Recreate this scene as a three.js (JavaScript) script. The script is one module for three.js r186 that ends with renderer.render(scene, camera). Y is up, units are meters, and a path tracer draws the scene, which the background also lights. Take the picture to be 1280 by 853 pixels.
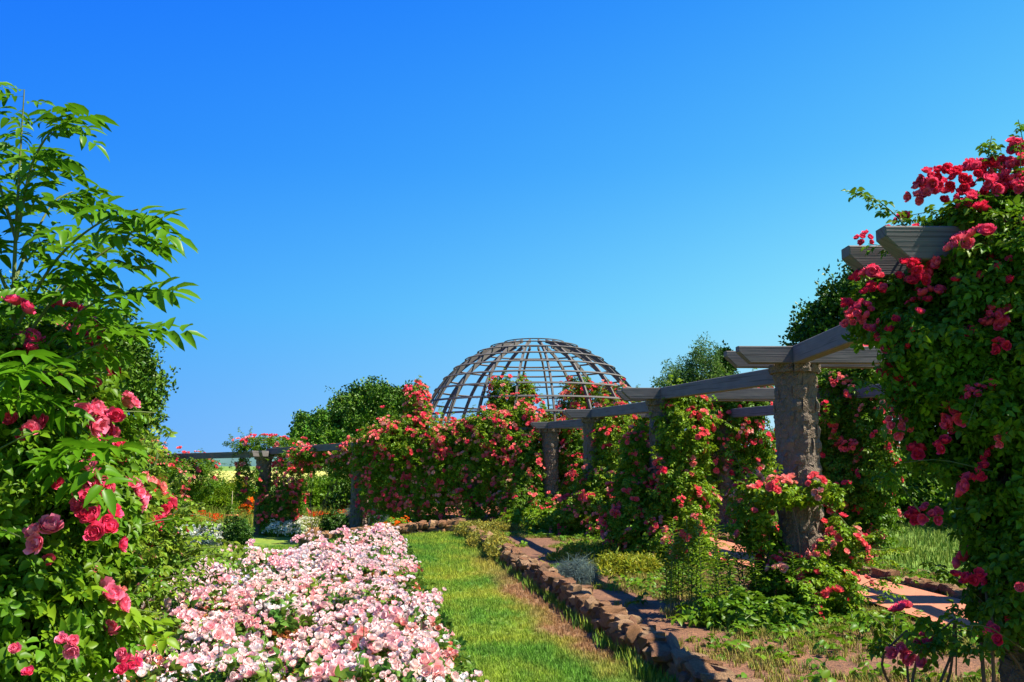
import * as THREE from 'three';
import { mergeGeometries, toCreasedNormals } from 'three/addons/utils/BufferGeometryUtils.js';
import { ImprovedNoise } from 'three/addons/math/ImprovedNoise.js';

// ---------------------------------------------------------------- camera, sky, sun, exposure
const EXPOSURE = 2.5;
const scene = new THREE.Scene();
const camera = new THREE.PerspectiveCamera(41.02, 1024 / 682, 0.1, 6000);
camera.position.set(0, 1.65, 0);
camera.rotation.set(THREE.MathUtils.degToRad(7.67), 0, 0);

const SUN_AZ = THREE.MathUtils.degToRad(96), SUN_EL = THREE.MathUtils.degToRad(55);
const sunDir = new THREE.Vector3(Math.sin(SUN_AZ) * Math.cos(SUN_EL), Math.sin(SUN_EL), -Math.cos(SUN_AZ) * Math.cos(SUN_EL));
const srgb = (v) => (v <= 0.04045 ? v / 12.92 : ((v + 0.055) / 1.055) ** 2.4);
const clamp = (v, a = 0, b = 1) => Math.min(b, Math.max(a, v));
const lerp = (a, b, t) => a + (b - a) * t;
const smooth = (a, b, v) => { const t = clamp((v - a) / (b - a)); return t * t * (3 - 2 * t); };
{
  // clear summer sky: paler to the horizon and towards the sun
  const stops = [[-90, 150, 205, 246], [0, 160, 210, 250], [2, 150, 208, 253], [9.5, 106, 200, 253], [18.4, 66, 166, 253], [28.2, 42, 139, 252], [50, 27, 108, 240], [90, 20, 88, 222]];
  const Wd = 512, Hd = 256, data = new Float32Array(Wd * Hd * 4);
  for (let j = 0; j < Hd; j++) {
    const el = ((j + 0.5) / Hd - 0.5) * 180;
    let k = 0; while (k < stops.length - 2 && stops[k + 1][0] < el) k++;
    const a = stops[k], b = stops[k + 1], t = clamp((el - a[0]) / (b[0] - a[0]));
    const c = [1, 2, 3].map((n) => srgb(lerp(a[n], b[n], t) / 255));
    for (let i = 0; i < Wd; i++) {
      const az = ((i + 0.5) / Wd - 0.5) * 2 * Math.PI, e = el * Math.PI / 180;
      const cg = Math.cos(e) * Math.cos(az) * sunDir.x + Math.sin(e) * sunDir.y + Math.cos(e) * Math.sin(az) * sunDir.z;
      const s = cg - Math.cos(e) * -sunDir.z - Math.sin(e) * sunDir.y, o = (j * Wd + i) * 4;
      data[o] = Math.min(0.6, c[0] * Math.exp(3.0 * s)) / EXPOSURE;
      data[o + 1] = Math.min(0.85, c[1] * Math.exp(1.45 * s)) / EXPOSURE;
      data[o + 2] = c[2] / EXPOSURE;
      data[o + 3] = 1;
    }
  }
  const sky = new THREE.DataTexture(data, Wd, Hd, THREE.RGBAFormat, THREE.FloatType);
  sky.mapping = THREE.EquirectangularReflectionMapping; sky.magFilter = THREE.LinearFilter; sky.minFilter = THREE.LinearFilter; sky.needsUpdate = true;
  scene.background = sky; scene.environment = sky;
}
const sun = new THREE.DirectionalLight(new THREE.Color(1.0, 0.93, 0.79), 5);
sun.position.copy(sunDir).multiplyScalar(80).add(new THREE.Vector3(0, 0, -18));
sun.target.position.set(0, 0, -18);
sun.castShadow = true; sun.shadow.mapSize.set(4096, 4096);
Object.assign(sun.shadow.camera, { left: -50, right: 50, top: 50, bottom: -50, near: 1, far: 220 });
scene.add(sun, sun.target);
const renderer = new THREE.WebGLRenderer({ antialias: true });
renderer.toneMapping = THREE.LinearToneMapping; renderer.toneMappingExposure = EXPOSURE;
renderer.shadowMap.enabled = true;

// ---------------------------------------------------------------- helpers
function rng(seed) { let a = seed >>> 0; return () => { a = (a + 0x6d2b79f5) | 0; let t = Math.imul(a ^ (a >>> 15), 1 | a); t = (t + Math.imul(t ^ (t >>> 7), 61 | t)) ^ t; return ((t ^ (t >>> 14)) >>> 0) / 4294967296; }; }
const perlin = new ImprovedNoise();
const N3 = (x, y, z) => perlin.noise(x, y, z);
const fbm = (x, y, z, o = 4) => { let s = 0, a = 0.5; for (let i = 0; i < o; i++) { s += a * N3(x, y, z); x = x * 2.03 + 7.1; y = y * 2.03 + 3.7; z = z * 2.03 + 1.3; a *= 0.5; } return s; };
const V = (x, y, z) => new THREE.Vector3(x, y, z);
const names = {};
const numbered = (n) => { const k = names[n] = (names[n] ?? -1) + 1; return k ? `${n}_${String(k).padStart(3, '0')}` : n; };
function tag(o, label, category, group, kind) { Object.assign(o.userData, { label, category }); if (group) o.userData.group = group; if (kind) o.userData.kind = kind; return o; }
function thing(name, label, category, [x, y, z], group) { const g = new THREE.Group(); g.name = numbered(name); g.position.set(x, y, z); scene.add(g); return tag(g, label, category, group); }
function mesh(name, geo, mat, parent) { const m = new THREE.Mesh(geo, mat); m.name = parent === scene ? numbered(name) : name; m.castShadow = m.receiveShadow = true; parent.add(m); return m; }
function structure(name, geo, mat) { const m = mesh(name, geo, mat, scene); m.userData.kind = 'structure'; return m; }
function inst(name, geo, mat, list, parent, tint = true) {       // list of [Matrix4, Color]
  const m = new THREE.InstancedMesh(geo, mat, list.length); m.name = parent === scene ? numbered(name) : name;
  list.forEach(([mx, c], i) => { m.setMatrixAt(i, mx); if (tint) m.setColorAt(i, c); });
  m.castShadow = m.receiveShadow = true; m.userData.kind = 'stuff'; parent.add(m); return m;
}
function geoFrom(pos, idx, uv, col) {
  const g = new THREE.BufferGeometry();
  g.setAttribute('position', new THREE.Float32BufferAttribute(pos, 3));
  if (uv) g.setAttribute('uv', new THREE.Float32BufferAttribute(uv, 2));
  if (col) g.setAttribute('color', new THREE.Float32BufferAttribute(col, 3));
  g.setIndex(idx); g.computeVertexNormals(); return g;
}
const unit = (r) => { const z = r() * 2 - 1, a = r() * Math.PI * 2, s = Math.sqrt(1 - z * z); return V(s * Math.cos(a), z, s * Math.sin(a)); };
function frame(pos, normal, along, s) {         // matrix with +y along, +z normal
  const n = normal.clone().normalize(), y = along.clone().addScaledVector(n, -along.dot(n));
  if (y.lengthSq() < 1e-5) y.set(n.y, n.z, n.x).addScaledVector(n, -(n.y * n.x + n.z * n.y + n.x * n.z));
  y.normalize(); const x = y.clone().cross(n);
  return new THREE.Matrix4().makeBasis(x.multiplyScalar(s), y.multiplyScalar(s), n.multiplyScalar(s)).setPosition(pos);
}
const place = (m, mx) => { mx.decompose(m.position, m.quaternion, m.scale); return m; };
function tubeGeo(points, r0, r1, radial = 6, per = 4) {
  const curve = new THREE.CatmullRomCurve3(points), n = Math.max(2, (points.length - 1) * per);
  const g = new THREE.TubeGeometry(curve, n, 1, radial, false), p = g.attributes.position, c = curve.getSpacedPoints(n);
  for (let i = 0; i <= n; i++) { const r = lerp(r0, r1, i / n); for (let j = 0; j <= radial; j++) { const k = i * (radial + 1) + j; p.setXYZ(k, lerp(c[i].x, p.getX(k), r), lerp(c[i].y, p.getY(k), r), lerp(c[i].z, p.getZ(k), r)); } }
  g.computeVertexNormals(); return g;
}
function canvasMap(w, h, fn, repeat, color = true) {   // fn(u, v) -> [r, g, b] linear
  const d = new Uint8Array(w * h * 4), enc = (v) => Math.round(255 * clamp(color ? (v <= 0.0031308 ? v * 12.92 : 1.055 * v ** (1 / 2.4) - 0.055) : v));
  for (let j = 0; j < h; j++) for (let i = 0; i < w; i++) { const c = fn(i / w, j / h), o = (j * w + i) * 4; d[o] = enc(c[0]); d[o + 1] = enc(c[1]); d[o + 2] = enc(c[2]); d[o + 3] = 255; }
  const t = new THREE.DataTexture(d, w, h, THREE.RGBAFormat, THREE.UnsignedByteType);
  t.magFilter = THREE.LinearFilter; t.minFilter = THREE.LinearFilter; t.wrapS = t.wrapT = THREE.RepeatWrapping; if (color) t.colorSpace = THREE.SRGBColorSpace;
  if (repeat) t.repeat.set(repeat, repeat); t.needsUpdate = true; return t;
}
// noise that tiles over the unit square
const tileN = (u, v, f, z = 0) => { const a = (x, y) => fbm(x * f, y * f, z, 4); return lerp(lerp(a(u, v), a(u - 1, v), u), lerp(a(u, v - 1), a(u - 1, v - 1), u), v); };
const mix3 = (a, b, t) => [lerp(a[0], b[0], t), lerp(a[1], b[1], t), lerp(a[2], b[2], t)];

// ---------------------------------------------------------------- terrain
const groundY = (x, z) => -0.75 * smooth(12, 28, -z) * smooth(1, 7, -x);
const wallX = (d) => 1.1 - 0.156 * (d - 7.59);           // foot of the low stone wall on the lawn side
const bedPoly = [[-0.08, 4.2], [-0.25, 6], [-0.86, 9.5], [-1.55, 14.2], [-1.95, 14.6], [-3.0, 11.4], [-3.5, 9.2], [-3.7, 6.4], [-2.4, 5.0], [-1.3, 4.2]];
function inPoly(x, d, poly) { let c = false; for (let i = 0, j = poly.length - 1; i < poly.length; j = i++) { const [xi, yi] = poly[i], [xj, yj] = poly[j]; if ((yi > d) !== (yj > d) && x < (xj - xi) * (d - yi) / (yj - yi) + xi) c = !c; } return c; }
const pathL = (d) => (d < 22 ? 4.12 - 0.105 * (d - 9.3) : 2.79 - 0.26 * (d - 22));
const G_DEEP = [0.075, 0.19, 0.004], G_YEL = [0.235, 0.275, 0.01], G_DRY = [0.29, 0.21, 0.035], G_SOIL = [0.23, 0.115, 0.04];
function lawnColor(x, d) {
  const a = fbm(x * 0.9, d * 0.55, 3.1), b = fbm(x * 3.1, d * 2.1, 8.2), c = fbm(x * 14, d * 14, 1.7, 2);
  let col = mix3(G_DEEP, G_YEL, clamp(0.42 + a * 1.5 + b * 0.9));
  const w = wallX(d) - x;                                   // metres left of the wall
  const edge = smooth(0.95, 0.2, w) * smooth(5, 8, d) * smooth(21, 14, d) * (w > -0.3 ? 1 : 0);
  col = mix3(col, G_DRY, clamp(edge * 0.75 + b * 0.7 + a * 0.5 - 0.22));
  const bare = smooth(0.62, 0.22, w + 0.35 * fbm(d * 0.8, 2, 4) + b * 0.35) * smooth(7.6, 8.4, d) * smooth(15.5, 11.5, d) * (w > -0.3 ? 1 : 0);
  return { col: mix3(col, G_SOIL, clamp(bare * 1.3 + c * 0.5 * bare)).map((v) => v * (1 + c * 0.7)), bare };
}

// ---------------------------------------------------------------- materials
const std = (c, o = {}) => new THREE.MeshStandardMaterial({ color: Array.isArray(c) ? new THREE.Color().setRGB(...c) : c, roughness: 0.9, ...o });
const leafy = (c, o = {}) => new THREE.MeshPhysicalMaterial({ color: new THREE.Color().setRGB(...c), roughness: 1, transmission: 0.32, thickness: 0, specularIntensity: 0, side: THREE.DoubleSide, clearcoat: 0.3, clearcoatRoughness: 0.4, ...o });
const petal = (c, o = {}) => new THREE.MeshPhysicalMaterial({ color: new THREE.Color().setRGB(...c), roughness: 1, transmission: 0.25, thickness: 0, specularIntensity: 0, side: THREE.DoubleSide, vertexColors: true, ...o });
const woodMap = canvasMap(320, 320, (u, v) => {
  const g = tileN(u, v, 1, 5) * 0.4 + 0.5 * lerp(fbm(u * 3, v * 90, 2, 3), fbm((u - 1) * 3, v * 90, 2, 3), u), s = clamp(0.5 + g * 0.9 + 0.5 * tileN(u, v, 7, 8)), crack = smooth(0.07, 0.2, lerp(fbm(u * 1.6, v * 30, 9, 2), fbm((u - 1) * 1.6, v * 30, 9, 2), u));
  return mix3(mix3([0.06, 0.054, 0.05], [0.165, 0.152, 0.142], s), [0.05, 0.042, 0.036], crack * 0.8);
}, 1);
const woodBump = canvasMap(320, 320, (u, v) => { const w = (f, z) => lerp(fbm(u * 3, v * f, z, 3), fbm((u - 1) * 3, v * f, z, 3), u), s = 0.5 + 0.5 * w(90, 2) + 0.4 * tileN(u, v, 9, 4); return [s, s, s]; }, 1, false);
const WOOD = std(0xffffff, { map: woodMap, bumpMap: woodBump, bumpScale: 0.004, roughness: 0.85 });
const stoneMap = canvasMap(320, 320, (u, v) => { const a = tileN(u, v, 4, 1), b = tileN(u, v, 22, 3); return mix3([0.3, 0.24, 0.18], [0.62, 0.55, 0.45], clamp(0.5 + a * 1.1 + b * 0.9)); }, 2);
const stoneBump = canvasMap(320, 320, (u, v) => { const s = clamp(0.5 + tileN(u, v, 9, 1) * 0.8 + tileN(u, v, 30, 3) * 0.6); return [s, s, s]; }, 2, false);
const stoneMat = (c) => std(c, { map: stoneMap, bumpMap: stoneBump, bumpScale: 0.035, roughness: 0.95 });
const COLUMN_STONE = [[0.31, 0.265, 0.225], [0.28, 0.245, 0.215], [0.34, 0.285, 0.235]].map(stoneMat);
const MORTAR = stoneMat([0.28, 0.25, 0.22]);
const WALL_STONE = [[0.76, 0.43, 0.21], [0.58, 0.3, 0.14], [0.86, 0.58, 0.34], [0.42, 0.25, 0.12]].map(stoneMat);
const TERRACOTTA = std([0.5, 0.17, 0.075], { bumpMap: stoneBump, bumpScale: 0.004 });
const SOIL = std(0xffffff, { bumpScale: 0.03, bumpMap: stoneBump, map: canvasMap(320, 320, (u, v) => { const a = tileN(u, v, 5, 11), b = tileN(u, v, 40, 5); return mix3([0.07, 0.028, 0.012], [0.22, 0.095, 0.038], clamp(0.5 + a * 0.9 + b * 1.3)); }, 0.5) });
const PATH = std(0xffffff, { bumpScale: 0.008, bumpMap: stoneBump, map: canvasMap(320, 320, (u, v) => { const a = tileN(u, v, 4, 21), b = tileN(u, v, 50, 15); return mix3([0.32, 0.095, 0.045], [0.48, 0.17, 0.085], clamp(0.5 + a * 0.7 + b * 0.9)); }, 0.4) });
const STEM = std([0.09, 0.12, 0.03]), CANE = std([0.12, 0.075, 0.045]), BARK = std([0.14, 0.105, 0.075], { map: stoneMap });
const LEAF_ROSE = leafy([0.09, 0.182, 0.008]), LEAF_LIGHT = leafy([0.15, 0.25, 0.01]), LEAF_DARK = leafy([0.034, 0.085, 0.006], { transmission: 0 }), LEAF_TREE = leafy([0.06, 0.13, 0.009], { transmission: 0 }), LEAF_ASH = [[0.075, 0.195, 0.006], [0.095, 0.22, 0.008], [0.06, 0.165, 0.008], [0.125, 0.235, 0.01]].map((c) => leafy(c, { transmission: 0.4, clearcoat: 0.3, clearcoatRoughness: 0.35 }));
const LEAF_YELLOW = leafy([0.26, 0.28, 0.02]), LEAF_GREY = leafy([0.3, 0.34, 0.3], { clearcoat: 0 }), LEAF_BLUE = leafy([0.13, 0.18, 0.16], { clearcoat: 0 });
const GRASS = std(0xffffff, { side: THREE.DoubleSide, roughness: 0.8 });
const ROSE_CORAL = [[0.88, 0.15, 0.17], [0.84, 0.085, 0.14], [0.9, 0.3, 0.26], [0.86, 0.4, 0.34]].map((c) => petal(c));
const ROSE_CRIMSON = [[0.84, 0.08, 0.17], [0.78, 0.035, 0.09], [0.88, 0.14, 0.21]].map((c) => petal(c));
const ROSE_PINK = [[0.82, 0.075, 0.19], [0.87, 0.2, 0.32], [0.74, 0.03, 0.1]].map((c) => petal(c));
const ROSE_PALE = [[0.9, 0.7, 0.67], [0.87, 0.52, 0.52], [0.91, 0.81, 0.77], [0.76, 0.34, 0.3]].map((c) => petal(c));
const PETAL_RED = petal([0.75, 0.03, 0.012]), PETAL_WHITE = petal([0.88, 0.86, 0.76]), PETAL_ORANGE = petal([0.9, 0.22, 0.02]), PETAL_YELLOW = petal([0.75, 0.5, 0.03]);

// ---------------------------------------------------------------- leaf, spray and bloom geometry
function leaflet(pos, idx, mx, w, l, fine, fold = 0.22, droop = 0.25) {   // along +y, face +z
  const put = (x, y, z) => { const v = V(x, y, z).applyMatrix4(mx); pos.push(v.x, v.y, v.z); return pos.length / 3 - 1; };
  const zz = (t) => -droop * l * t * t, k = fold * w;
  if (!fine) { const b = put(0, 0, 0), a = put(-w / 2, l * 0.45, zz(0.45) + k), c = put(w / 2, l * 0.45, zz(0.45) + k), t = put(0, l, zz(1)); idx.push(b, c, t, b, t, a); return; }
  const m = [0, 0.3, 0.65, 1].map((t) => put(0, l * t, zz(t)));
  const s = [[0.16, 0.42], [0.45, 0.5], [0.78, 0.3]];
  const L = s.map(([t, q]) => put(-w * q, l * t, zz(t) + k * q * 2)), R = s.map(([t, q]) => put(w * q, l * t, zz(t) + k * q * 2));
  idx.push(m[0], m[1], L[0], L[0], m[1], L[1], m[1], m[2], L[1], L[1], m[2], L[2], m[2], m[3], L[2]);
  idx.push(m[0], R[0], m[1], R[0], R[1], m[1], m[1], R[1], m[2], R[1], R[2], m[2], m[2], R[2], m[3]);
}
const mxOf = (x, y, z, rz, rx = 0, ry = 0) => new THREE.Matrix4().makeRotationFromEuler(new THREE.Euler(rx, ry, rz, 'ZXY')).setPosition(x, y, z);
function spray(fine, pairs, len, lw, ll, seed, stalk = 0.0035) {         // compound leaf on a rachis along +y
  const r = rng(seed), pos = [], idx = [], bend = (t) => -0.22 * len * t * t;
  for (let p = 0; p < pairs; p++) {
    const t = 0.3 + 0.55 * (p / Math.max(1, pairs - 1)), s = (0.8 + 0.3 * Math.sin(t * 2.4)) * (0.9 + r() * 0.2);
    for (const sd of [-1, 1]) leaflet(pos, idx, mxOf(sd * 0.004, t * len, bend(t), -sd * (1.05 + r() * 0.3), (r() - 0.5) * 0.5, sd * (r() - 0.3) * 0.5), lw * s, ll * s, fine, 0.2 + r() * 0.2, 0.15 + r() * 0.3);
  }
  leaflet(pos, idx, mxOf(0, len * 0.9, bend(0.9), (r() - 0.5) * 0.3, -0.3), lw * 1.1, ll * 1.12, fine);
  const b = pos.length / 3; pos.push(-stalk, 0, 0, stalk, 0, 0, 0, len * 0.92, bend(0.92)); idx.push(b, b + 1, b + 2);
  return geoFrom(pos, idx);
}
const SPRAY_NEAR = spray(true, 2, 0.085, 0.034, 0.05, 3), SPRAY_MID = spray(true, 2, 0.085, 0.036, 0.052, 5), SPRAY_FAR = spray(false, 2, 0.1, 0.046, 0.062, 7);
const ASH_LEAVES = [1, 2, 3, 4, 5, 6].map((s) => spray(true, 3 + (s % 2), 0.19, 0.035, 0.09, 90 + s, 0.003));
function clump(n, radius, w, l, seed) { const r = rng(seed), pos = [], idx = []; for (let i = 0; i < n; i++) { const u = unit(r).multiplyScalar(radius * Math.cbrt(r())); leaflet(pos, idx, frame(u, unit(r).add(V(0, 0.7, 0)), unit(r), 1), w * (0.7 + r() * 0.6), l * (0.7 + r() * 0.6), false); } return geoFrom(pos, idx); }
const CLUMP_TREE = clump(9, 0.2, 0.1, 0.15, 11), CLUMP_FAR = clump(9, 0.34, 0.17, 0.24, 12), CLUMP_FINE = clump(12, 0.16, 0.035, 0.1, 13), CLUMP_TINY = clump(9, 0.045, 0.018, 0.032, 14);
function tuft(n, h, w, seed, lean = 0.5) { const r = rng(seed), pos = [], idx = []; for (let i = 0; i < n; i++) { const a = r() * 6.283, ln = lean * (0.3 + r()), hh = h * (0.6 + 0.6 * r()), x = (r() - 0.5) * h * 0.9, z = (r() - 0.5) * h * 0.9, cx = Math.cos(a), cz = Math.sin(a), b = pos.length / 3; pos.push(x - cz * w, 0, z + cx * w, x + cz * w, 0, z - cx * w, x + cx * hh * ln * 0.4 - cz * w * 0.7, hh * 0.6, z + cz * hh * ln * 0.4 + cx * w * 0.7, x + cx * hh * ln * 0.4 + cz * w * 0.7, hh * 0.6, z + cz * hh * ln * 0.4 - cx * w * 0.7, x + cx * hh * ln, hh, z + cz * hh * ln); idx.push(b, b + 1, b + 3, b, b + 3, b + 2, b + 2, b + 3, b + 4); } return geoFrom(pos, idx); }
const TUFT = [tuft(9, 0.045, 0.0022, 21), tuft(8, 0.06, 0.0026, 22)], TUFT_TALL = tuft(14, 0.22, 0.003, 23, 0.6), TUFT_MEADOW = tuft(12, 0.5, 0.006, 24, 0.5);

// a bloom faces +z; cupped petals in whorls. layers: [count, how far each petal closes over, radius, width]
function bloomInto(pos, idx, col, mx, layers, seg, r) {
  for (const [n, close, rad0, wid] of layers) {
    const a0 = r() * 6.283;
    for (let i = 0; i < n; i++) {
      const a = a0 + i / n * 6.283 + (r() - 0.5) * 0.4, ph = close * (0.78 + r() * 0.36), tone = 0.82 + r() * 0.36, R = rad0 * (0.9 + r() * 0.2), b = pos.length / 3, pale = 0.85 + r() * 0.35, flare = (2.5 - close) * (0.2 + r() * 0.3) * R, lift = (r() - 0.5) * 0.35 * R;
      for (let v = 0; v <= seg; v++) for (let u = 0; u <= 2; u++) {
        const t = v / seg, s = u - 1, f = ph * t, ww = wid * R * (0.25 + 0.75 * Math.sin(0.3 + t * 2.05)) * 0.62, q = R * Math.sin(f) * (1 - 0.12 * s * s) + flare * t ** 3, z = R * (1 - Math.cos(f)) - R * 0.6 + lift * t + (s ? 0.08 * R * t : 0);
        const p = V(q * Math.cos(a) - s * ww * Math.sin(a), q * Math.sin(a) + s * ww * Math.cos(a), z).applyMatrix4(mx); pos.push(p.x, p.y, p.z); col.push(tone, tone * pale, tone * pale);
      }
      for (let v = 0; v < seg; v++) for (let u = 0; u < 2; u++) { const q = b + v * 3 + u; idx.push(q, q + 1, q + 4, q, q + 4, q + 3); }
    }
  }
}
function cluster(n, R, layers, seg, seed, spread) {
  const r = rng(seed), pos = [], idx = [], col = [];
  for (let i = 0; i < n; i++) {
    const a = i * 2.4 + r(), q = n === 1 ? 0 : Math.sqrt((i + 0.3) / n), dir = V(Math.cos(a) * q * 0.8, Math.sin(a) * q * 0.8, 1).normalize();
    const at = dir.clone().multiplyScalar(spread * 1.2).add(V(Math.cos(a) * q * spread, Math.sin(a) * q * spread, -spread * 1.2 + (r() - 0.5) * R * 0.6));
    bloomInto(pos, idx, col, frame(at, dir.add(unit(r).multiplyScalar(0.3)), unit(r), 0.75 + r() * 0.45), layers.map(([c, t, l, w]) => [c, t, l * R, w]), seg, r);
  }
  return geoFrom(pos, idx, null, col);
}
const L_HI = [[3, 2.5, 0.42, 1.1], [5, 2.3, 0.58, 1], [6, 2.0, 0.74, 0.95], [7, 1.75, 0.88, 0.9], [8, 1.45, 1.0, 0.85]], L_MID = [[3, 2.4, 0.5, 1.2], [5, 2.05, 0.76, 1.05], [7, 1.7, 0.95, 0.95], [7, 1.35, 1.0, 0.9]], L_LOW = [[4, 2.2, 0.75, 1.3], [6, 1.65, 1.0, 1.15]], L_BALL = [[3, 2.5, 0.6, 1.3], [5, 2.25, 0.82, 1.15], [6, 1.95, 0.98, 1.05], [6, 1.5, 1.0, 1]];
const BLOOMS_NEAR = [cluster(1, 0.042, L_HI, 3, 31, 0), cluster(5, 0.035, L_HI, 3, 32, 0.055), cluster(3, 0.04, L_HI, 3, 33, 0.042), cluster(6, 0.032, L_HI, 3, 34, 0.064)];
const BLOOMS_MID = [cluster(3, 0.034, L_MID, 2, 41, 0.045), cluster(5, 0.03, L_MID, 2, 42, 0.065), cluster(1, 0.038, L_MID, 2, 43, 0), cluster(2, 0.034, L_MID, 2, 44, 0.035)];
const BLOOMS_FAR = [cluster(3, 0.042, L_LOW, 2, 51, 0.05), cluster(5, 0.04, L_LOW, 2, 52, 0.085), cluster(2, 0.044, L_LOW, 2, 53, 0.04), cluster(1, 0.046, L_LOW, 2, 54, 0)];
const BLOOMS_BED = [cluster(6, 0.021, L_BALL, 2, 61, 0.055), cluster(9, 0.02, L_BALL, 2, 62, 0.068), cluster(4, 0.022, L_BALL, 2, 63, 0.042), cluster(7, 0.02, L_BALL, 2, 64, 0.062)], FADED = [cluster(6, 0.016, L_LOW, 2, 65, 0.05), cluster(8, 0.014, L_LOW, 2, 66, 0.06)];
const BLOOMS_BED_FAR = [cluster(8, 0.024, L_LOW, 2, 71, 0.052), cluster(12, 0.022, L_LOW, 2, 72, 0.062), cluster(5, 0.025, L_LOW, 2, 73, 0.04)];
const FLORETS = cluster(6, 0.02, L_LOW, 2, 81, 0.06), FLORET = cluster(1, 0.026, L_LOW, 2, 82, 0);

// ---------------------------------------------------------------- foliage masses
// blobs: [x, y, z, rx, ry, rz, weight?]. Returns a sampler of points near the lumpy surface of the union.
function sampler(blobs, r, { shell = 0.4, lump = 0.5, seed = 0, freq = 2.3 } = {}) {
  const W = blobs.map((b) => (b[6] ?? 1) * (b[3] * b[4] + b[4] * b[5] + b[3] * b[5])), T = W.reduce((a, b) => a + b, 0);
  return (depth = shell) => {
    for (let tries = 0; tries < 12; tries++) {
      let k = 0, q = r() * T; while (k < W.length - 1 && (q -= W[k]) > 0) k++;
      const [cx, cy, cz, rx, ry, rz] = blobs[k], u = unit(r), s = 1 + lump * 2.2 * fbm(u.x * freq + seed + k, u.y * freq + k * 3, u.z * freq - seed, 2), rr = s * (1 - depth * r() * r()) * (1 + 0.3 * r() ** 6);
      const p = V(cx + u.x * rx * rr, cy + u.y * ry * rr, cz + u.z * rz * rr);
      let inside = false; for (let j = 0; j < blobs.length; j++) if (j !== k) { const b = blobs[j]; if (((p.x - b[0]) / b[3]) ** 2 + ((p.y - b[1]) / b[4]) ** 2 + ((p.z - b[2]) / b[5]) ** 2 < 0.4) { inside = true; break; } }
      if (inside || p.y < groundY(p.x, p.z) + 0.03) continue;
      return { p, n: V(u.x / rx, u.y / ry, u.z / rz).normalize() };
    }
    return null;
  };
}
const tint = (r, v = 0.5, yl = 0.28) => { const k = 1 - v / 2 + r() * v, y = (r() - 0.5) * 2 * yl; return new THREE.Color().setRGB(k * (1 + y), k * (1 + y * 0.3), k * (1 - y * 0.5)); };
function leavesOf(sample, n, r, o, size = 1, up = 0.6, holes = 0) {
  const out = [];
  for (let i = 0; i < n; i++) { const s = sample(); if (!s || (holes && N3(s.p.x * holes, s.p.y * holes, s.p.z * holes) + 0.5 * N3(s.p.x * holes * 2.3, s.p.y * holes * 2.3 + 9, s.p.z * holes * 2.3) < -0.02 - 0.3 * r())) continue; const nn = s.n.clone().multiplyScalar(0.6).add(V(0, up, 0)).add(unit(r).multiplyScalar(0.75)), al = unit(r).add(s.n.clone().multiplyScalar(0.5)).add(V(0, -0.25, 0)); out.push([frame(s.p.sub(o), nn, al, size * (0.65 + r() * 0.75)), tint(r)]); }
  return out;
}
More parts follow.
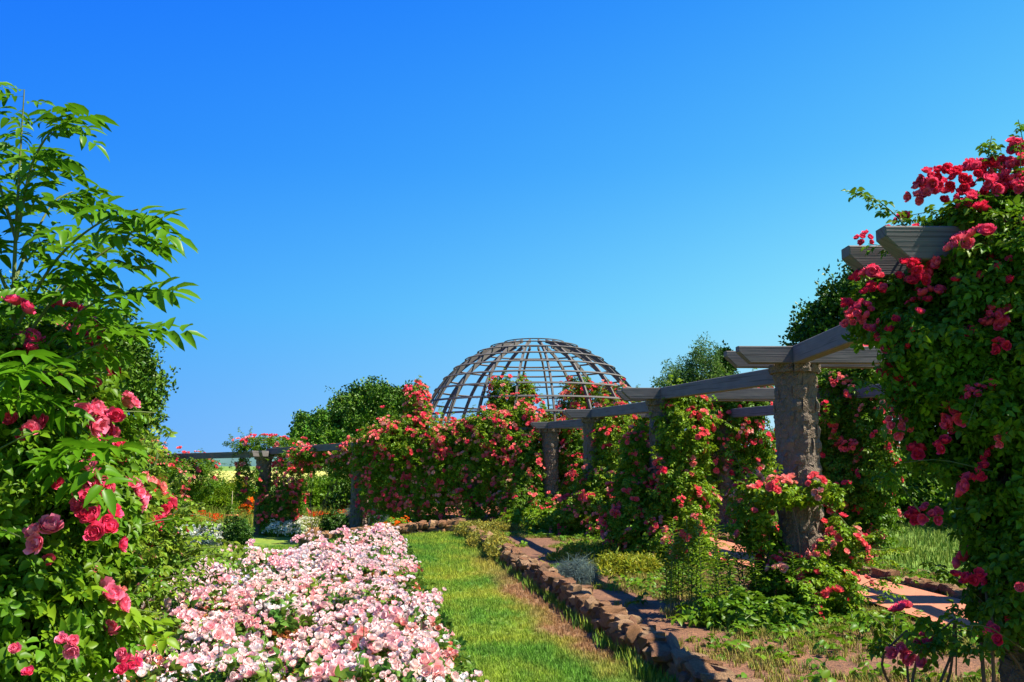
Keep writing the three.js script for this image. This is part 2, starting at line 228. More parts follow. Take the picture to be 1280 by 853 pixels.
function rose({ name, label, category = 'climbing rose', group = 'climbing roses on the pergola', base, blobs, leaves, blooms, spots = [], mats = ROSE_CORAL, geos = BLOOMS_FAR, leafGeo = SPRAY_FAR, leafMat = LEAF_ROSE, size = 0.85, bsize = 1, seed, shoots = 8, ragged = 2.2, density = 1.7, holes = 4.5, arches = [], caneR = 0.012, tall = 0, shootLen = 0.45, bloomBias = 0.25, bloomBlobs }) {
  const r = rng(seed * 7919 + 13), o = V(base[0], groundY(base[0], base[1]), base[1]), root = thing(name, label, category, [o.x, o.y, o.z], group);
  const sample = sampler(blobs, r, { seed: seed * 1.7 }), list = leavesOf(sample, Math.round(leaves * density), r, o, size, 0.6, holes);
  // canes rise from the foot into the mass
  const canes = [];
  for (let i = 0; i < 5; i++) { const b = blobs[Math.floor(r() * blobs.length)], e = V(b[0], b[1] + b[4] * 0.4, b[2]).sub(o), f = V((r() - 0.5) * 0.3, 0, (r() - 0.5) * 0.3); canes.push(tubeGeo([f, f.clone().lerp(e, 0.35).add(unit(r).multiplyScalar(0.15)), f.clone().lerp(e, 0.7).add(unit(r).multiplyScalar(0.15)), e], caneR, caneR * 0.5, 5)); }
  mesh('cane', mergeGeometries(canes), CANE, root);
  // free shoots with leaves along them break the outline
  const sh = [];
  for (let i = 0; i < shoots * ragged; i++) {
    const s = sample(0.1); if (!s) continue; const p = s.p.sub(o), L = shootLen * (0.5 + r()), d = s.n.clone().add(V(0, 0.5 + r() * 0.4, 0)).add(unit(r).multiplyScalar(0.5)).normalize();
    const pts = [p.clone().addScaledVector(d, -0.1), p.clone().addScaledVector(d, L * 0.5), p.clone().addScaledVector(d, L).add(V(0, -0.16 * L, 0))];
    sh.push(tubeGeo(pts, 0.005, 0.002, 4, 3));
    for (let k = 0; k < 10; k++) { const t = 0.15 + 0.085 * k, q = p.clone().addScaledVector(d, L * t).add(V(0, -0.16 * L * t * t, 0)); list.push([frame(q, V(0, 1, 0).add(unit(r).multiplyScalar(0.6)), unit(r).add(d.clone().multiplyScalar(0.7)), size * (0.6 + r() * 0.5)), tint(r)]); }
  }
  for (const path of arches) { const P = path.map((p) => V(...p).sub(o)), c = new THREE.CatmullRomCurve3(P), n = Math.round(c.getLength() / 0.028); sh.push(tubeGeo(P, 0.005, 0.002, 5, 4)); for (let k = 0; k < n; k++) { const t = 0.25 + 0.75 * k / n, d = c.getTangent(t); list.push([frame(c.getPoint(t), V(0, 1, 0.3).add(unit(r).multiplyScalar(0.6)), unit(r).add(d.multiplyScalar(0.6)), size * (0.7 + r() * 0.5)), tint(r)]); } }
  if (sh.length) mesh('shoot', mergeGeometries(sh), STEM, root);
  inst('foliage', leafGeo, leafMat, list, root);
  const bs = bloomBlobs ? sampler(bloomBlobs, r, { seed: seed * 1.7 }) : sample;
  const put = (p, n, s) => place(mesh('flower_cluster', geos[Math.floor(r() * geos.length)], mats[Math.floor(r() * r() * mats.length * 0.999 + (r() < 0.25 ? mats.length * 0.5 : 0)) % mats.length], root), frame(p.clone().sub(o), n, unit(r), s));
  for (const [x, y, z, s = 1] of spots) put(V(x, y, z), V(-x * 0.15, 0.45, 0.8).add(unit(r).multiplyScalar(0.35)), bsize * s);
  let made = spots.length;
  for (let i = 0; i < blooms * 3 && made < Math.min(300, blooms); i++) { const s = bs(0.06); if (!s || s.n.y < -0.5 || (s.n.y < 0.1 && r() < bloomBias)) continue; put(s.p.addScaledVector(s.n, 0.05 + 0.05 * r()), s.n.clone().add(V(0, 0.5, 0)).add(unit(r).multiplyScalar(0.4)), bsize * (0.75 + r() * 0.5)); made++; }
  return root;
}
function shrub(name, label, category, base, blobs, n, geo, mat, seed, { group, size = 1, flower, flowers = 0, fsize = 1, up = 0.6, fgeo = FLORETS, stems = 4, fname = 'flower' } = {}) {
  const r = rng(seed * 104729 + 7), o = V(base[0], groundY(base[0], base[1]), base[1]), root = thing(name, label, category, [o.x, o.y, o.z], group), sample = sampler(blobs, r, { seed: seed * 2.3, shell: 0.5 });
  const canes = []; for (let i = 0; i < stems; i++) { const b = blobs[i % blobs.length], e = V(b[0] + (r() - 0.5) * b[3], b[1] + (r() - 0.2) * b[4] * 0.5, b[2] + (r() - 0.5) * b[5]).sub(o), f = V((r() - 0.5) * 0.2, -0.02, (r() - 0.5) * 0.2); canes.push(tubeGeo([f, f.clone().lerp(e, 0.5).add(unit(r).multiplyScalar(0.05)), e], 0.012, 0.005, 5)); }
  if (stems) mesh('stem', mergeGeometries(canes), CANE, root);
  inst('foliage', geo, mat, leavesOf(sample, n, r, o, size, up), root);
  if (flowers) { const list = []; for (let i = 0; i < flowers; i++) { const s = sample(0.05); if (!s || s.n.y < -0.1) continue; list.push([frame(s.p.addScaledVector(s.n, 0.02).sub(o), s.n.add(V(0, 0.6, 0)).add(unit(r).multiplyScalar(0.4)), unit(r), fsize * (0.7 + r() * 0.6)), tint(r, 0.25, 0.05)]); } inst(fname, fgeo, flower, list, root); }
  return root;
}
function tree(name, label, base, trunkH, trunkR, blobs, n, geo, mat, seed, { size = 1, up = 0.5, shell = 0.6, lump = 0.62, group } = {}) {
  const r = rng(seed * 15485863 + 3), o = V(base[0], groundY(base[0], base[1]) - 0.05, base[1]), root = thing(name, label, 'tree', [o.x, o.y, o.z], group);
  mesh('trunk', tubeGeo([V(0, 0, 0), V(0.1, trunkH * 0.4, 0.05), V(-0.05, trunkH * 0.75, 0), V(0.05, trunkH, 0)], trunkR, trunkR * 0.45, 9, 5), BARK, root);
  const limbs = blobs.map((b) => { const e = V(b[0], b[1], b[2]).sub(o), f = V(0, trunkH * (0.45 + r() * 0.45), 0); return tubeGeo([f, f.clone().lerp(e, 0.5).add(unit(r).multiplyScalar(0.4)), e], trunkR * 0.4, trunkR * 0.1, 6); });
  for (const l of limbs) mesh('limb', l, BARK, root);
  inst('crown', geo, mat, leavesOf(sampler(blobs, r, { seed: seed * 3.1, shell, lump, freq: 2.2 }), Math.round(n * 1.15), r, o, size, up, 0.8), root);
  return root;
}

// ---------------------------------------------------------------- ground, lawn, soil, path, field
{
  const xs = [], zs = []; for (let v = -2400; v < -40; v += v < -400 ? 400 : 40) xs.push(v); for (let v = -40; v < 16; v += 0.5) xs.push(v); for (let v = 16; v <= 2400; v += v < 400 ? 24 : 400) xs.push(v);
  for (let v = 200; v > 8; v -= 48) zs.push(v); for (let v = 8; v > -48; v -= 0.5) zs.push(v); for (let v = -48; v >= -3600; v -= v > -400 ? 22 : 400) zs.push(v);
  const pos = [], uv = [], idx = [];
  for (const z of zs) for (const x of xs) { pos.push(x, groundY(x, z), z); uv.push(x / 6, z / 6); }
  for (let j = 0; j < zs.length - 1; j++) for (let i = 0; i < xs.length - 1; i++) { const a = j * xs.length + i; idx.push(a, a + 1, a + xs.length, a + 1, a + xs.length + 1, a + xs.length); }
  const map = canvasMap(320, 320, (u, v) => { const a = tileN(u, v, 5, 31), b = tileN(u, v, 60, 35); return mix3(G_DEEP, G_YEL, clamp(0.3 + a * 1.2)).map((k) => k * (0.85 + b * 1.2)); });
  structure('ground', geoFrom(pos, idx, uv), std(0xffffff, { map, bumpMap: stoneBump, bumpScale: 0.02 }));
}
function sheet(name, x0, x1, d0, d1, step, lift, mat, keep, uvOf) {
  const nx = Math.round((x1 - x0) / step), nz = Math.round((d1 - d0) / step), pos = [], uv = [], idx = [];
  for (let j = 0; j <= nz; j++) for (let i = 0; i <= nx; i++) { const x = lerp(x0, x1, i / nx), d = lerp(d0, d1, j / nz); pos.push(x, groundY(x, -d) + lift(x, d), -d); uv.push(...uvOf(x, d)); }
  for (let j = 0; j < nz; j++) for (let i = 0; i < nx; i++) { const x = lerp(x0, x1, (i + 0.5) / nx), d = lerp(d0, d1, (j + 0.5) / nz); if (!keep(x, d)) continue; const a = j * (nx + 1) + i; idx.push(a, a + 1, a + nx + 1, a + 1, a + nx + 2, a + nx + 1); }
  return structure(name, geoFrom(pos, idx, uv), mat);
}
const LX0 = -12, LX1 = 2, LD0 = 3, LD1 = 29;
const lawnMap = canvasMap(768, 1280, (u, v) => lawnColor(lerp(LX0, LX1, u), lerp(LD0, LD1, v)).col.map((k) => k * 0.8));
lawnMap.wrapS = lawnMap.wrapT = THREE.ClampToEdgeWrapping;
sheet('lawn', LX0, LX1, LD0, LD1, 0.5, () => 0.006, std(0xffffff, { map: lawnMap }), () => true, (x, d) => [(x - LX0) / (LX1 - LX0), (d - LD0) / (LD1 - LD0)]);
const soilLift = (x, d) => 0.02 + 0.05 * smooth(0, 0.3, x - wallX(d)) + 0.03 * fbm(x * 1.3, d * 1.3, 5);
sheet('planting_bed', -2.2, 9, 3, 25, 0.2, soilLift, SOIL, (x, d) => x > wallX(d) + 0.12 && (x < 6.6 + 0.4 * fbm(d * 0.7, 3, 1) - 0.1 * (d - 9)), (x, d) => [x, d]);
sheet('flower_bed_soil', -4, 0.2, 3.5, 15, 0.2, () => 0.014, SOIL, (x, d) => inPoly(x + 0.1 * N3(x * 3, d * 3, 0), d, bedPoly), (x, d) => [x, d]);
{
  const pos = [], uv = [], idx = []; let k = 0;
  for (let d = 2; d <= 36; d += 0.3, k++) for (let i = 0; i <= 4; i++) { const x = pathL(d) + 1.15 * i / 4 + (i === 0 || i === 4 ? 0.07 * N3(d * 1.7, i, 2) : 0); pos.push(x, 0.115 + 0.008 * N3(x * 2, d * 2, 7), -d); uv.push(x, d); if (k && i) { const b = k * 5 + i; idx.push(b - 6, b - 5, b - 1, b - 5, b, b - 1); } }
  structure('path', geoFrom(pos, idx, uv), PATH);
  const pave = new THREE.CylinderGeometry(4.4, 4.4, 0.12, 48); pave.translate(0.76, 0.03, -31); structure('pavilion_floor', pave, PATH);
  const f = new THREE.PlaneGeometry(300, 190, 30, 10).rotateX(-Math.PI / 2); f.translate(-60, -0.6, -200); structure('field', f, std([0.42, 0.4, 0.07], { bumpMap: stoneBump, bumpScale: 0.05 }));
}
// far wooded ridge, its green blued to stand in for distance haze
{
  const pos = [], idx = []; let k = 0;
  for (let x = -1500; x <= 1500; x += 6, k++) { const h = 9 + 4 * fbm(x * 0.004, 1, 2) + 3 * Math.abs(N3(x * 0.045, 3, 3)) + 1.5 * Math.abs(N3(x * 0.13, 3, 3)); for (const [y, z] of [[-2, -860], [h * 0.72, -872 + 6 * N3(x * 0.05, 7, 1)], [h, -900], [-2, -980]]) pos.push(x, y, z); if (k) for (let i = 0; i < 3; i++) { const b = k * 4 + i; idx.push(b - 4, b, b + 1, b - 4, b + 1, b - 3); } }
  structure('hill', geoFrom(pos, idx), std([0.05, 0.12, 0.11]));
}
// grass on the lawn
{
  const r = rng(5), near = [], far = [];
  const add = (x0, x1, d0, d1, per, list, sz) => { const n = Math.round((x1 - x0) * (d1 - d0) * per); for (let i = 0; i < n; i++) { const x = lerp(x0, x1, r()), d = lerp(d0, d1, r()); if (x > wallX(d) + 0.1 || inPoly(x, d, bedPoly)) continue; const { col, bare } = lawnColor(x, d); if (bare > 0.25 + r() * 1.3) continue; const k = 0.95 + r() * 0.5, s = sz * (0.6 + r() * 0.8), a = r() * 6.283; list.push([new THREE.Matrix4().makeRotationY(a).scale(V(s, s * (0.7 + r() * 0.6), s)).setPosition(x, groundY(x, -d), -d), new THREE.Color().setRGB(col[0] * k, col[1] * k, col[2] * k)]); } };
  add(-1.4, 1.3, 5.2, 9, 1500, near, 0.85); add(-2, 1.1, 9, 14, 900, near, 0.9); add(-2.6, 0.3, 14, 23.5, 420, far, 1); add(-11, -1.6, 11, 27, 170, far, 1.2); add(-4.2, -2.2, 3, 7, 500, near, 1);
  inst('lawn_grass', TUFT[0], GRASS, near, scene); tag(scene.children.at(-1), 'short green lawn grass growing beside the pink flower bed', 'grass', null, 'stuff');
  inst('lawn_grass', TUFT[1], GRASS, far, scene); tag(scene.children.at(-1), 'mown green grass of the distant lawn below the back pergola', 'grass', null, 'stuff');
  // weeds, dry grass and low ground cover in the bed behind the wall
  const w = [], cover = [];
  for (let i = 0; i < 60000; i++) { const d = 4.5 + 20 * r() ** 1.3, x = wallX(d) + 0.35 + r() * 5.5; if (x > pathL(d) - 0.02 && x < pathL(d) + 1.2) continue; const m = fbm(x * 0.8, d * 0.6, 14) + 0.25 * smooth(0.9, 2.2, x - wallX(d)) + 0.02; if (m < 0.02 + r() * 0.2) continue; const y = soilLift(x, d) + groundY(x, -d), s = 0.6 + r() * 1.1, c = mix3(r() < 0.6 ? G_YEL : G_DEEP, G_DRY, r()); w.push([new THREE.Matrix4().makeRotationY(r() * 6.28).scale(V(s, s, s)).setPosition(x, y - 0.01, -d), new THREE.Color().setRGB(...c)]); if (r() < 0.07) cover.push([frame(V(x + r() * 0.2, y + 0.03 + r() * 0.05, -d), V(0, 1, 0).add(unit(r).multiplyScalar(0.6)), unit(r), 0.8 + r() * 0.8), tint(r)]); }
  inst('weed_grass', TUFT[0], GRASS, w, scene); tag(scene.children.at(-1), 'yellow green weedy grass on the soil behind the low stone wall', 'grass', null, 'stuff');
  inst('ground_cover', SPRAY_MID, LEAF_ROSE, cover, scene); tag(scene.children.at(-1), 'scattered low leafy seedlings on the soil under the pergola', 'ground cover', null, 'stuff');
  const foot = []; for (let i = 0; i < 700; i++) { const d = 5.8 + 15 * r() * r(), x = wallX(d) - 0.02 - 0.16 * r() * r(), s = 1.1 + r() * 1.6; if (N3(d * 1.6, 4, 2) + r() * 0.5 < 0.1) continue; foot.push([new THREE.Matrix4().makeRotationY(r() * 6.28).scale(V(s, s, s)).setPosition(x, 0, -d), new THREE.Color().setRGB(...mix3(G_DEEP, G_YEL, r()))]); }
  inst('wall_foot_grass', TUFT[1], GRASS, foot, scene); tag(scene.children.at(-1), 'longer unmown grass along the foot of the low stone wall', 'grass', null, 'stuff');
  const back = []; for (let i = 0; i < 16000; i++) { const d = 7 + r() * 26, x = pathL(d) + 1.5 + r() * 12, s = 1.2 + r() * 1.6; back.push([new THREE.Matrix4().makeRotationY(r() * 6.28).scale(V(s, s, s)).setPosition(x, 0.02, -d), new THREE.Color().setRGB(...mix3(mix3(G_DEEP, G_YEL, r() * 0.6), G_DRY, r() * r() * 0.4))]); }
  inst('rough_grass', TUFT[1], GRASS, back, scene); tag(scene.children.at(-1), 'rough green grass on the far side of the clay path', 'grass', null, 'stuff');
  const mdw = []; for (let i = 0; i < 16000; i++) { const x = -34 + r() * 62, d = 33 + r() * 26; if (Math.hypot(x - 0.76, d - 31) < 5.2) continue; const c = mix3(mix3(G_DEEP, G_YEL, r()), G_DRY, r() * 0.5), s = 0.5 + r() * 0.8; mdw.push([new THREE.Matrix4().makeRotationY(r() * 6.28).scale(V(s, s, s)).setPosition(x, groundY(x, -d), -d), new THREE.Color().setRGB(...c)]); }
  inst('meadow_grass', TUFT_MEADOW, GRASS, mdw, scene); tag(scene.children.at(-1), 'tall meadow grass behind the pergola and the dome', 'grass', null, 'stuff');
}

// ---------------------------------------------------------------- low dry-stone wall
function rockGeo(seed, k = 0.34) {
  const g = new THREE.BoxGeometry(1, 1, 1, 3, 3, 3).toNonIndexed(), p = g.attributes.position;
  for (let i = 0; i < p.count; i++) { const x = p.getX(i), y = p.getY(i), z = p.getZ(i), q = V(x, y, z), l = q.length(), s = lerp(1, 0.72 / Math.max(l, 0.3), 0.32), a = 1 + k * 1.5 * N3(x * 2.1 + seed * 5.3, y * 2.1 + seed, z * 2.1) + 0.22 * N3(x * 5.7 + seed, y * 5.7, z * 5.7 + seed * 3); p.setXYZ(i, x * s * a + 0.08 * N3(y * 3, z * 3, seed), y * s * a + 0.1 * N3(x * 3, z * 3, seed + 9), z * s * a); }
  return toCreasedNormals(g, 0.75);
}
const ROCKS = [1, 2, 3, 4, 5, 6, 7, 8].map((s) => rockGeo(s));
function stoneWall(name, label, pts, h, thick, seed, courses = 3, group) {
  const r = rng(seed), root = thing(name, label, 'wall', [pts[0][0], groundY(pts[0][0], -pts[0][1]), -pts[0][1]], group), o = root.position;
  for (let s = 0; s < pts.length - 1; s++) {
    const [x0, d0] = pts[s], [x1, d1] = pts[s + 1], L = Math.hypot(x1 - x0, d1 - d0), ang = Math.atan2(d1 - d0, x1 - x0);
    for (let c = 0; c < courses; c++) {
      let t = -0.1 + r() * 0.1;
      while (t < L) {
        const len = (0.1 + r() * r() * 0.24), q = clamp((t + len / 2) / L), x = lerp(x0, x1, q), d = lerp(d0, d1, q), hh = h / courses * (0.9 + r() * 0.5);
        const m = mesh('stone', ROCKS[Math.floor(r() * 8)], WALL_STONE[Math.floor(r() * 4)], root);
        const off = (r() - 0.5) * 0.1 + thick / 2;
        m.position.set(x + Math.sin(ang) * off - o.x, groundY(x, -d) + (h / courses * c + hh * 0.42) - o.y + (r() - 0.5) * 0.03, -(d - Math.cos(ang) * off) - o.z);
        m.rotation.set((r() - 0.5) * 0.35, ang + (r() - 0.5) * 0.5, (r() - 0.5) * 0.3); const dp = thick * (0.5 + r() * 0.5); m.scale.set(len * 1.12, hh * (c === courses - 1 ? 0.9 + r() * 0.7 : 1.2), dp * 1.05); t += len * 0.95; if (dp < thick * 0.75) { const b = mesh('stone', ROCKS[Math.floor(r() * 8)], WALL_STONE[Math.floor(r() * 4)], root), k = thick - dp * 0.5; b.position.copy(m.position).add(V(Math.sin(ang) * k * 0.55, (r() - 0.5) * 0.03, Math.cos(ang) * k * 0.55)); m.position.add(V(-Math.sin(ang) * k * 0.35, 0, -Math.cos(ang) * k * 0.35)); b.rotation.set((r() - 0.5) * 0.4, ang + (r() - 0.5) * 0.9, (r() - 0.5) * 0.3); b.scale.set(len * 1.1, hh * 1.15, (thick - dp) * 1.3); }
      }
    }
  }
  return root;
}
stoneWall('low_stone_wall', 'long low wall of rough reddish stones running along the lawn edge', [[wallX(5.6), 5.6], [wallX(22.6), 22.6]], 0.23, 0.19, 77);
stoneWall('low_stone_wall', 'short low stone wall closing the far end of the lawn before the dome', [[-2.9, 22.9], [-1.25, 22.75]], 0.26, 0.3, 78);
stoneWall('path_edging', 'row of dark reddish edging stones along the clay path', [[pathL(5) + 1.25, 5], [pathL(21) + 1.25, 21]], 0.16, 0.16, 79, 2);

// ---------------------------------------------------------------- pergola
function segGeo(seed, span, h, r0 = 0.265) {       // one curved facing stone of a column, centred on +z
  const r = rng(seed), cols = 4, rows = 3, pos = [], idx = [], uv = [], ring = (d, k) => { const a = (d - 0.5) * span * k; return a; };
  for (let j = 0; j <= rows; j++) for (let i = 0; i <= cols; i++) { const e = (i === 0 || i === cols || j === 0 || j === rows), a = ring(i / cols, 0.97), y = (j / rows - 0.5) * h * 0.97, q = r0 + (e ? -0.003 : 0.004) + 0.045 * N3(a * 7 + seed * 3.1, y * 12 + seed, seed * 0.7) + (r() - 0.5) * 0.012; pos.push(Math.sin(a) * q, y + 0.012 * (r() - 0.5), Math.cos(a) * q); uv.push(a * 0.27 + seed * 0.37, y + seed * 0.21); }
  for (let j = 0; j < rows; j++) for (let i = 0; i < cols; i++) { const b = j * (cols + 1) + i; idx.push(b, b + 1, b + cols + 2, b, b + cols + 2, b + cols + 1); }
  const rim = []; for (let i = 0; i <= cols; i++) rim.push(i); for (let j = 1; j <= rows; j++) rim.push(j * (cols + 1) + cols); for (let i = cols - 1; i >= 0; i--) rim.push(rows * (cols + 1) + i); for (let j = rows - 1; j > 0; j--) rim.push(j * (cols + 1));
  const b0 = pos.length / 3; for (const k of rim) { pos.push(pos[k * 3] * 0.72, pos[k * 3 + 1], pos[k * 3 + 2] * 0.72); uv.push(uv[k * 2] + 0.05, uv[k * 2 + 1]); }
  for (let i = 0; i < rim.length; i++) { const n = (i + 1) % rim.length; idx.push(rim[n], rim[i], b0 + i, rim[n], b0 + i, b0 + n); }
  return toCreasedNormals(geoFrom(pos, idx, uv).toNonIndexed(), 0.7);
}
const SEGS = [1, 2, 3, 4, 5, 6].map((s) => segGeo(s, Math.PI / 4, 0.15));
const CAPS = [11, 12, 13].map((s) => segGeo(s, Math.PI / 4, 0.1, 0.31));
function columnInto(parent, x, y, z, H, seed, split = true, k = 1) {
  const r = rng(seed), col = mesh('column', new THREE.CylinderGeometry(0.247 * k, 0.266 * k, H, 20).translate(0, H / 2, 0), MORTAR, parent); col.position.set(x, y, z);
  const n = Math.round((H - 0.1) / 0.15), hc = (H - 0.1) / n, merged = [];
  const put = (geo, mx, mat) => { if (split) place(mesh('stone', geo, mat, col), mx); else merged.push(geo.clone().applyMatrix4(mx)); };
  for (let c = 0; c < n; c++) for (let s = 0; s < 8; s++) { const a = s * Math.PI / 4 + (c % 2) * 0.39 + (r() - 0.5) * 0.12, t = (c + 0.5) / n, f = k * (1.05 - 0.1 * t) * (0.97 + r() * 0.05); put(SEGS[Math.floor(r() * 6)], new THREE.Matrix4().makeRotationY(a).scale(V(f, hc / 0.15 * (0.98 + r() * 0.05), f)).setPosition(0, hc * (c + 0.5), 0), COLUMN_STONE[Math.floor(r() * 3)]); }
  for (let s = 0; s < 8; s++) put(CAPS[Math.floor(r() * 3)], new THREE.Matrix4().makeRotationY(s * Math.PI / 4 + r() * 0.1).scale(V(k, 1, k)).setPosition(0, H - 0.05, 0), COLUMN_STONE[Math.floor(r() * 3)]);
  if (!split) mesh('stone_facing', mergeGeometries(merged), COLUMN_STONE[0], col).userData.kind = 'stuff';
  return col;
}
function beamGeo(L, h, w, cut0 = 0.13, cut1 = 0.13) {         // along +x from 0, ends undercut
  const s = new THREE.Shape(); s.moveTo(cut0, 0); s.lineTo(L - cut1, 0); s.lineTo(L, h * 0.72); s.lineTo(L, h); s.lineTo(0, h); s.lineTo(0, h * 0.72); s.closePath();
  const g = new THREE.ExtrudeGeometry(s, { depth: w - 0.016, bevelEnabled: true, bevelSize: 0.008, bevelThickness: 0.008, bevelSegments: 1, curveSegments: 1 }); g.translate(0, 0, -w / 2 + 0.008);
  const uv = g.attributes.uv, p = g.attributes.position; for (let i = 0; i < uv.count; i++) uv.setXY(i, p.getX(i) * 0.5, (p.getY(i) + p.getZ(i)) * 1.4); return g;
}
let beamSeed = 0;
function beam(name, a, b, h, w, parent, c0, c1, mat = WOOD) {   // a, b: bottom centre of the two ends, parent coordinates
  const A = V(...a), B = V(...b), L = A.distanceTo(B), g = beamGeo(L, h, w, c0, c1), uv = g.attributes.uv; beamSeed += 0.37; for (let i = 0; i < uv.count; i++) uv.setXY(i, uv.getX(i) + beamSeed * 3, uv.getY(i) + beamSeed);
  const m = mesh(name, g, mat, parent), x = B.clone().sub(A).normalize(), z = x.clone().cross(V(0, 1, 0)).normalize(), y = z.clone().cross(x);
  m.position.copy(A); m.quaternion.setFromRotationMatrix(new THREE.Matrix4().makeBasis(x, y, z)); return m;
}
{
  const root = thing('pergola', 'rose pergola of round stone columns with grey timber beams over the path', 'pergola', [4.5, 0, -15]), P = (x, y, z) => [x - 4.5, y, z + 15];
  const front = [[2.96, 5.2, 2.95, 0.92], [3.24, 10.4, 2.95, 0.73], [2.56, 15.5, 2.905, 0.74], [1.87, 21, 2.87, 0.68], [1.11, 26.5, 2.83, 0.56]], span = 3.05;
  front.forEach(([x, d, H, over], i) => {
    const ch = 0.175, top = H - ch;
    columnInto(root, ...P(x, 0, -d), top, 300 + i, i < 4, 0.9); columnInto(root, ...P(x + span, 0, -d - 0.15), top, 320 + i, i === 3 || i === 2);
    for (const s of [0, 1]) beam('crossbeam', P(x - over + (s ? 0 : 0.03), top, -d + 0.22 - 0.46 * s), P(x + span + 0.6, top, -d + 0.22 - 0.46 * s - 0.1), ch, 0.13, root);
    if (i) {
      const [x0, d0, H0] = front[i - 1];
      // near end tucked under the crossbeams of the nearer column, far end beside those of the farther one
      for (const s of [0, span]) beam('long_beam', P(x0 + s, H0 - ch * 2 + (i === 1 ? 0.1 : 0), -d0 - 0.24), P(x + s + (s ? 0.08 : -0.02), H - ch, -d + (s ? 0.3 : 0.16)), 0.18, 0.14, root, 0.01, 0.01, WOOD);
    }
  });
  beam('long_beam', P(2.9, 2.79, -1.4), P(2.96, 2.79, -5.0), 0.18, 0.14, root, 0.01, 0.01);
}
{
  const root = thing('pergola', 'low back pergola with a single stone column and weathered rail beyond the lawn', 'pergola', [-8.63, groundY(-8.63, -32), -32]), g0 = root.position, P = (x, y, z) => [x - g0.x, y - g0.y, z - g0.z];
  columnInto(root, ...P(-8.63, g0.y, -32), 1.9 - g0.y, 401, false); columnInto(root, ...P(-14.6, groundY(-14.6, -35), -35), 1.84 - groundY(-14.6, -35), 402, false); columnInto(root, ...P(-4.75, groundY(-4.75, -28.8), -28.8), 2.2 - groundY(-4.75, -28.8), 403, false);
  beam('long_beam', P(-15.6, 1.76, -35.5), P(-8.7, 1.88, -31.95), 0.2, 0.16, root); beam('long_beam', P(-8.5, 1.97, -32), P(-4.2, 2.16, -28.6), 0.2, 0.16, root);
  for (const s of [-0.16, 0.16]) beam('crossbeam', P(-8.63 + s, 1.9, -30.9), P(-8.63 + s, 1.9, -33.2), 0.18, 0.12, root);
}
// ---------------------------------------------------------------- dome pavilion
{
  const root = thing('dome_pavilion', 'open timber lattice dome on stone columns overgrown with roses', 'pavilion', [0.76, 0, -31]), R = 4.06, cy = 1.81;
  const arc = (a0, a1, n) => Array.from({ length: n + 1 }, (_, i) => { const t = THREE.MathUtils.degToRad(lerp(a0, a1, i / n)); return [R * Math.sin(t), cy + R * Math.cos(t), t]; });
  const ribPts = arc(12.5, 78, 16), pos = [], idx = [], uv = [];
  ribPts.forEach(([q, y, t], i) => { for (const [s, u] of [[-0.026, 0], [0.026, 0], [0.026, -0.12], [-0.026, -0.12]]) { pos.push(q + u * Math.sin(t), y + u * Math.cos(t), s); uv.push(i * 0.28, s * 6 + u * 3); } if (i) for (let k = 0; k < 4; k++) { const a = i * 4 + k, b = i * 4 + (k + 1) % 4; idx.push(a - 4, b - 4, b, a - 4, b, a); } });
  idx.push(0, 2, 1, 0, 3, 2); const e = pos.length / 3 - 4; idx.push(e, e + 1, e + 2, e, e + 2, e + 3);
  const rib = toCreasedNormals(geoFrom(pos, idx, uv).toNonIndexed(), 0.5);
  const NR = 20; for (let k = 0; k < NR; k++) mesh('rib', rib, WOOD, root).rotation.y = (k + 0.43) / NR * Math.PI * 2;
  for (let k = 0; k < 10; k++) {
    const t = THREE.MathUtils.degToRad(14.2 + 6.95 * k), q = (R + 0.03) * Math.sin(t), y = cy + (R + 0.03) * Math.cos(t), prof = [[-0.025, -0.016], [0.025, -0.016], [0.025, 0.016], [-0.025, 0.016], [-0.025, -0.016]].map(([a, b]) => new THREE.Vector2(q + a * 1.1 * Math.cos(t) + b * Math.sin(t), y - a * 1.1 * Math.sin(t) + b * Math.cos(t)));
    const lg = new THREE.LatheGeometry(prof, 72).toNonIndexed(); mesh('ring', toCreasedNormals(lg, 0.5), WOOD, root);
  }
  const rb = new THREE.LatheGeometry([[3.82, 2.5], [4.08, 2.5], [4.08, 2.72], [3.82, 2.72], [3.82, 2.5]].map((p) => new THREE.Vector2(...p)), 54).toNonIndexed(); mesh('ring_beam', toCreasedNormals(rb, 0.5), WOOD, root);
  for (let k = 0; k < 10; k++) { const a = (k + 0.32) / 10 * Math.PI * 2; columnInto(root, 3.95 * Math.cos(a), 0.08, 3.95 * Math.sin(a), 2.42, 500 + k, false, 0.9); }
}

